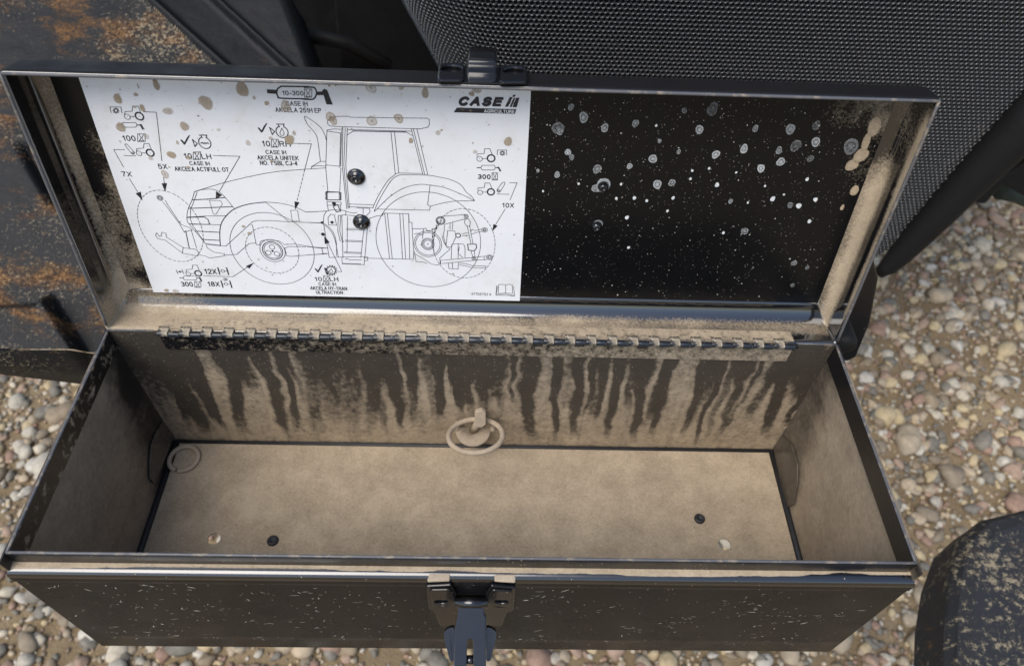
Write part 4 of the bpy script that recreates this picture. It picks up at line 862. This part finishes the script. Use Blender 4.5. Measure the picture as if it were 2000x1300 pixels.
for (x, y, w) in ((978, 775, 1), (1008, 897, 1)): ln_('C', '%d,%d %d,%d' % (x, y, x + 18, y + 60), THICK); ln_('C', '%d,%d %d,%d' % (x + 82, y + 2, x + 100, y + 62), THICK); ln_('C', '%d,%d %d,%d' % (x + 10, y + 30, x + 30, y + 30)); ln_('C', '%d,%d %d,%d' % (x + 62, y + 30, x + 90, y + 30)); ci('C', x + 46, y + 30, 15)
ln_('C', '590,795 606,832'); ln_('C', '645,792 662,832'); ln_('C', '600,813 650,812'); ci('C', 627, 812, 9); ln_('C', '1030,870 1068,874 1025,884 1070,888 1035,898')
ln_('D', '1662,870 1690,866 1722,872 1755,866 1780,872 1783,948 1722,942 1658,948', closed=True); ln_('D', '1722,872 1722,942'); ln_('D', '1652,885 1640,955 1722,952 1800,965 1790,885'); ln_('D', '1645,878 1638,962 1722,962 1800,968')
# --- oil gun at the top centre
ln_('A', '1730,125 1960,128', THICK); ln_('B', '20,134 95,134 118,158 122,190 105,225 75,236 10,234', THICK, True); ln_('A', '1730,125 1702,145 1692,175 1702,210 1732,226 1960,232', THICK, True)
fill('A', '1608,150 1695,155 1695,190 1612,184'); fill('B', '122,170 180,168 180,200 122,200'); fill('B', '170,160 188,146 212,156 260,280 206,278')
# --- company logo
fill('B', '1716,298 1758,216 1782,216 1744,298'); fill('B', '1756,300 1790,222 1806,222 1774,300'); fill('B', '1779,214 1788,196 1808,197 1800,214'); fill('B', '1780,301 1812,222 1840,222 1816,302'); fill('B', '1752,255 1768,255 1758,274 1744,274'); fill('B', '1796,256 1806,256 1798,274 1788,274')
fill('B', '1282,345 1310,305 1814,318 1800,358')
me_p = mesh('line_drawing', SV, SF, M['print'], decal); me_p['kind'] = 'stuff'
def arc(cx, cy, rx, ry, a0, a1, n_=12): return [(cx + rx * math.cos(math.radians(t)), cy + ry * math.sin(math.radians(t))) for t in np.linspace(a0, a1, n_)]
GL = {  # plain sans capitals as pen strokes in a box of height 1
 '0': (.62, [arc(.31, .5, .31, .5, 0, 360, 22)]), '1': (.34, [[(.0, .76), (.12, .80), (.26, 1), (.26, 0)]]), '2': (.6, [arc(.3, .71, .29, .29, 165, -30, 12) + [(.0, .0), (.6, 0)]]),
 '3': (.6, [arc(.29, .74, .27, .26, 150, -85, 12), arc(.29, .27, .31, .27, 88, -155, 14)]), '4': (.64, [[(.48, 0), (.48, 1), (.0, .3), (.64, .3)]]), '5': (.6, [[(.56, 1), (.1, 1), (.05, .52)] + arc(.29, .32, .31, .32, 130, -155, 14)]),
 '7': (.6, [[(.0, 1), (.6, 1), (.35, .5), (.22, 0)]]), '8': (.6, [arc(.3, .75, .25, .25, 0, 360, 16), arc(.3, .26, .3, .26, 0, 360, 16)]),
 'A': (.74, [[(0, 0), (.37, 1), (.74, 0)], [(.14, .34), (.60, .34)]]), 'B': (.64, [[(.3, .52), (0, .52), (0, 1), (.34, 1)] + arc(.36, .76, .24, .24, 90, -90, 8) + [(.3, .52)], [(0, .52), (0, 0), (.36, 0)] + arc(.36, .26, .28, .26, -90, 90, 8)]),
 'C': (.74, [arc(.39, .5, .39, .5, 42, 318, 20)]), 'E': (.6, [[(.6, 1), (0, 1), (0, 0), (.62, 0)], [(0, .53), (.56, .53)]]), 'F': (.58, [[(.58, 1), (0, 1), (0, 0)], [(0, .52), (.5, .52)]]), 'G': (.78, [arc(.4, .5, .4, .5, 42, 318, 20) + [(.76, .10), (.76, .46), (.44, .46)]]), 'H': (.68, [[(0, 0), (0, 1)], [(.68, 0), (.68, 1)], [(0, .53), (.68, .53)]]),
 'I': (.0, [[(0, 0), (0, 1)]]), 'J': (.5, [[(.5, 1), (.5, .25)] + arc(.26, .25, .25, .25, 0, -180, 8)]), 'K': (.68, [[(0, 0), (0, 1)], [(.66, 1), (0, .36)], [(.22, .57), (.68, 0)]]), 'L': (.54, [[(0, 1), (0, 0), (.54, 0)]]), 'N': (.68, [[(0, 0), (0, 1), (.68, 0), (.68, 1)]]), 'O': (.82, [arc(.41, .5, .41, .5, 0, 360, 24)]),
 'P': (.62, [[(0, 0), (0, 1), (.36, 1)] + arc(.36, .74, .27, .26, 90, -90, 8) + [(0, .48)]]), 'R': (.66, [[(0, 0), (0, 1), (.36, 1)] + arc(.36, .75, .28, .25, 90, -90, 8) + [(0, .5)], [(.4, .5), (.66, 0)]]), 'S': (.64, [arc(.32, .735, .29, .265, 28, 245, 12) + arc(.32, .265, .32, .265, 65, -158, 13)]), 'T': (.64, [[(0, 1), (.64, 1)], [(.32, 1), (.32, 0)]]),
 'U': (.68, [[(0, 1), (0, .32)] + arc(.34, .32, .34, .32, 180, 360, 12) + [(.68, 1)]]), 'X': (.66, [[(0, 0), (.66, 1)], [(0, 1), (.66, 0)]]), 'Y': (.68, [[(0, 1), (.34, .45), (.68, 1)], [(.34, .45), (.34, 0)]]), '-': (.3, [[(0, .4), (.3, .4)]]), '.': (.04, [[(0, .03), (.04, .03)]])}
def lettering(txt, z, x0, y0, x1, y1, bold=.13, shear=0.0, mat='print', up=0.0, tilt=0.0):
    """pen-stroke lettering fitted between the given sheet points"""
    global SV, SF
    S0, F0 = SV, SF; SV, SF = [], []; pen = 0; st = []; gap = .19 + bold
    for ch in txt:
        if ch == ' ': pen += .42; continue
        w, ss = GL[ch]
        for s in ss: st.append([(pen + q[0] + shear * q[1], q[1]) for q in s])
        pen += w + gap
    wd = max(q[0] for s in st for q in s); a = d2(z, x0, y1); b_ = d2(z, x1, y1 + tilt); h = d2(z, (x0 + x1) / 2, y0)[1] - d2(z, (x0 + x1) / 2, y1)[1]
    hw = bold * h / 2; lx = np.linalg.norm(b_ - a); ex = (b_ - a) / lx
    for s in st: ribbon([a + ex * (hw + q[0] / wd * (lx - 2 * hw)) + np.array([0, hw + q[1] * (h - 2 * hw)]) for q in s], bold * h)
    o = mesh('lettering', [v + LW * (.00004 + up) for v in SV], SF, M[mat], decal); SV, SF = S0, F0; return o
B1 = .15
for (t, z, x0, y0, x1, y1, bo) in (('10-300', 'A', 1742, 161, 1922, 201, B1), ('CASE IH', 'A', 1772, 250, 1956, 289, B1), ('AKCELA 251H EP', 'A', 1683, 303, 2070, 343, B1), ('100', 'A', 395, 540, 503, 586, B1), ('5X', 'A', 693, 780, 770, 823, B1), ('7X', 'A', 385, 845, 470, 887, B1),
        ('10', 'A', 912, 690, 980, 737, B1), ('LH', 'A', 1060, 695, 1142, 740, B1), ('CASE IH', 'A', 957, 758, 1128, 792, B1), ('AKCELA ACTIFULL OT', 'A', 832, 803, 1290, 840, B1), ('10', 'A', 1572, 585, 1640, 632, B1), ('RH', 'A', 1718, 588, 1812, 635, B1),
        ('CASE IH', 'A', 1600, 663, 1775, 698, B1), ('AKCELA UNITEK', 'A', 1530, 708, 1880, 745, B1), ('NO. 1 SBL CJ-4', 'A', 1553, 752, 1870, 790, B1), ('300', 'B', 1488, 868, 1595, 908, .19), ('10X', 'B', 1693, 1110, 1792, 1150, B1), ('12X', 'C', 860, 785, 972, 832, B1), ('18X', 'C', 890, 903, 1000, 947, B1), ('300', 'C', 643, 905, 752, 948, B1),
        ('10', 'D', 68, 803, 130, 838, B1), ('LH', 'D', 197, 803, 272, 841, B1), ('CASE IH', 'D', 100, 850, 252, 877, B1), ('AKCELA HY-TRAN', 'D', 28, 884, 348, 914, B1), ('ULTRACTION', 'D', 78, 921, 312, 949, B1), ('47705753 A', 'D', 1423, 940, 1597, 961, .12)):
    lettering(t, z, x0, y0, x1, y1, bo, tilt=(x1 - x0) * .018)
lettering('CASE', 'B', 1318, 210, 1704, 290, .30, .26, tilt=6); lettering('AGRICULTURE', 'B', 1540, 319, 1797, 347, .15, 0, 'print_white', .00006, tilt=6)
items = []
for (z, lst) in (('A', ((345, 230, 32, 34), (500, 195, 18, 14), (672, 110, 26, 40), (655, 75, 16, 14), (1092, 262, 54, 52), (1400, 148, 48, 62), (770, 335, 45, 24), (555, 310, 18, 30), (910, 462, 38, 33), (370, 470, 40, 33), (590, 550, 21, 18), (800, 703, 35, 27), (745, 868, 28, 33), (625, 730, 20, 18), (945, 728, 19, 18), (850, 600, 11, 15), (1450, 603, 22, 20), (1800, 575, 42, 38), (1838, 520, 17, 19), (1640, 563, 16, 14), (1765, 292, 42, 40), (1607, 268, 20, 17), (1200, 492, 17, 11), (1650, 757, 14, 14), (518, 120, 6, 16), (945, 810, 16, 12), (368, 592, 8, 10), (780, 806, 9, 8), (1500, 222, 14, 13), (490, 300, 14, 10))),
        ('B', ((585, 143, 48, 35), (840, 137, 22, 17), (1042, 180, 33, 45), (1480, 160, 44, 22), (1435, 188, 26, 20), (240, 380, 40, 38), (262, 415, 34, 34), (590, 417, 44, 42), (817, 397, 40, 37), (1150, 517, 24, 18), (1180, 495, 12, 10), (920, 583, 18, 26), (1018, 632, 10, 9), (1463, 678, 18, 17), (1743, 592, 38, 36), (1580, 450, 9, 8), (230, 120, 10, 10), (475, 228, 10, 8), (1360, 320, 12, 9), (1425, 330, 14, 8))), ('C', ((1270, 455, 20, 14), (1215, 390, 16, 12), (500, 985, 24, 14), (585, 990, 28, 18), (1355, 697, 12, 10), (1430, 775, 7, 7), (1485, 840, 8, 7))), ('D', ((1795, 437, 8, 8), (457, 807, 5, 5)))):
    for (x, y, rx, ry) in lst:
        c = lpn(*zp(z, x, y), .00070); k = (c - S_T).length / S_F / ZM[z][2]; items.append((c, rx * k * .98, ry * k * 1.12, random.uniform(.45, .85), random.random() < .55))
splats('mud_spots', items, M['mud_spot'], decal, PL)
pts = []; sizes = []
for i in range(380):
    a, b_ = random.random(), random.random() ** 1.5; x, y = 160 + 870 * a + 110 * b_ * (1 - a), 155 + 410 * b_ + 20 * a; pts.append(lpn(x, y, .00072)); sizes.append(random.lognormvariate(math.log(.00022), .45))
M['dirt_speck'] = plain('dirt_speck', (.26, .20, .14), .9, bstr=0, var=.4)
specks('dirt_specks', pts, M['dirt_speck'], decal, PL, sizes)
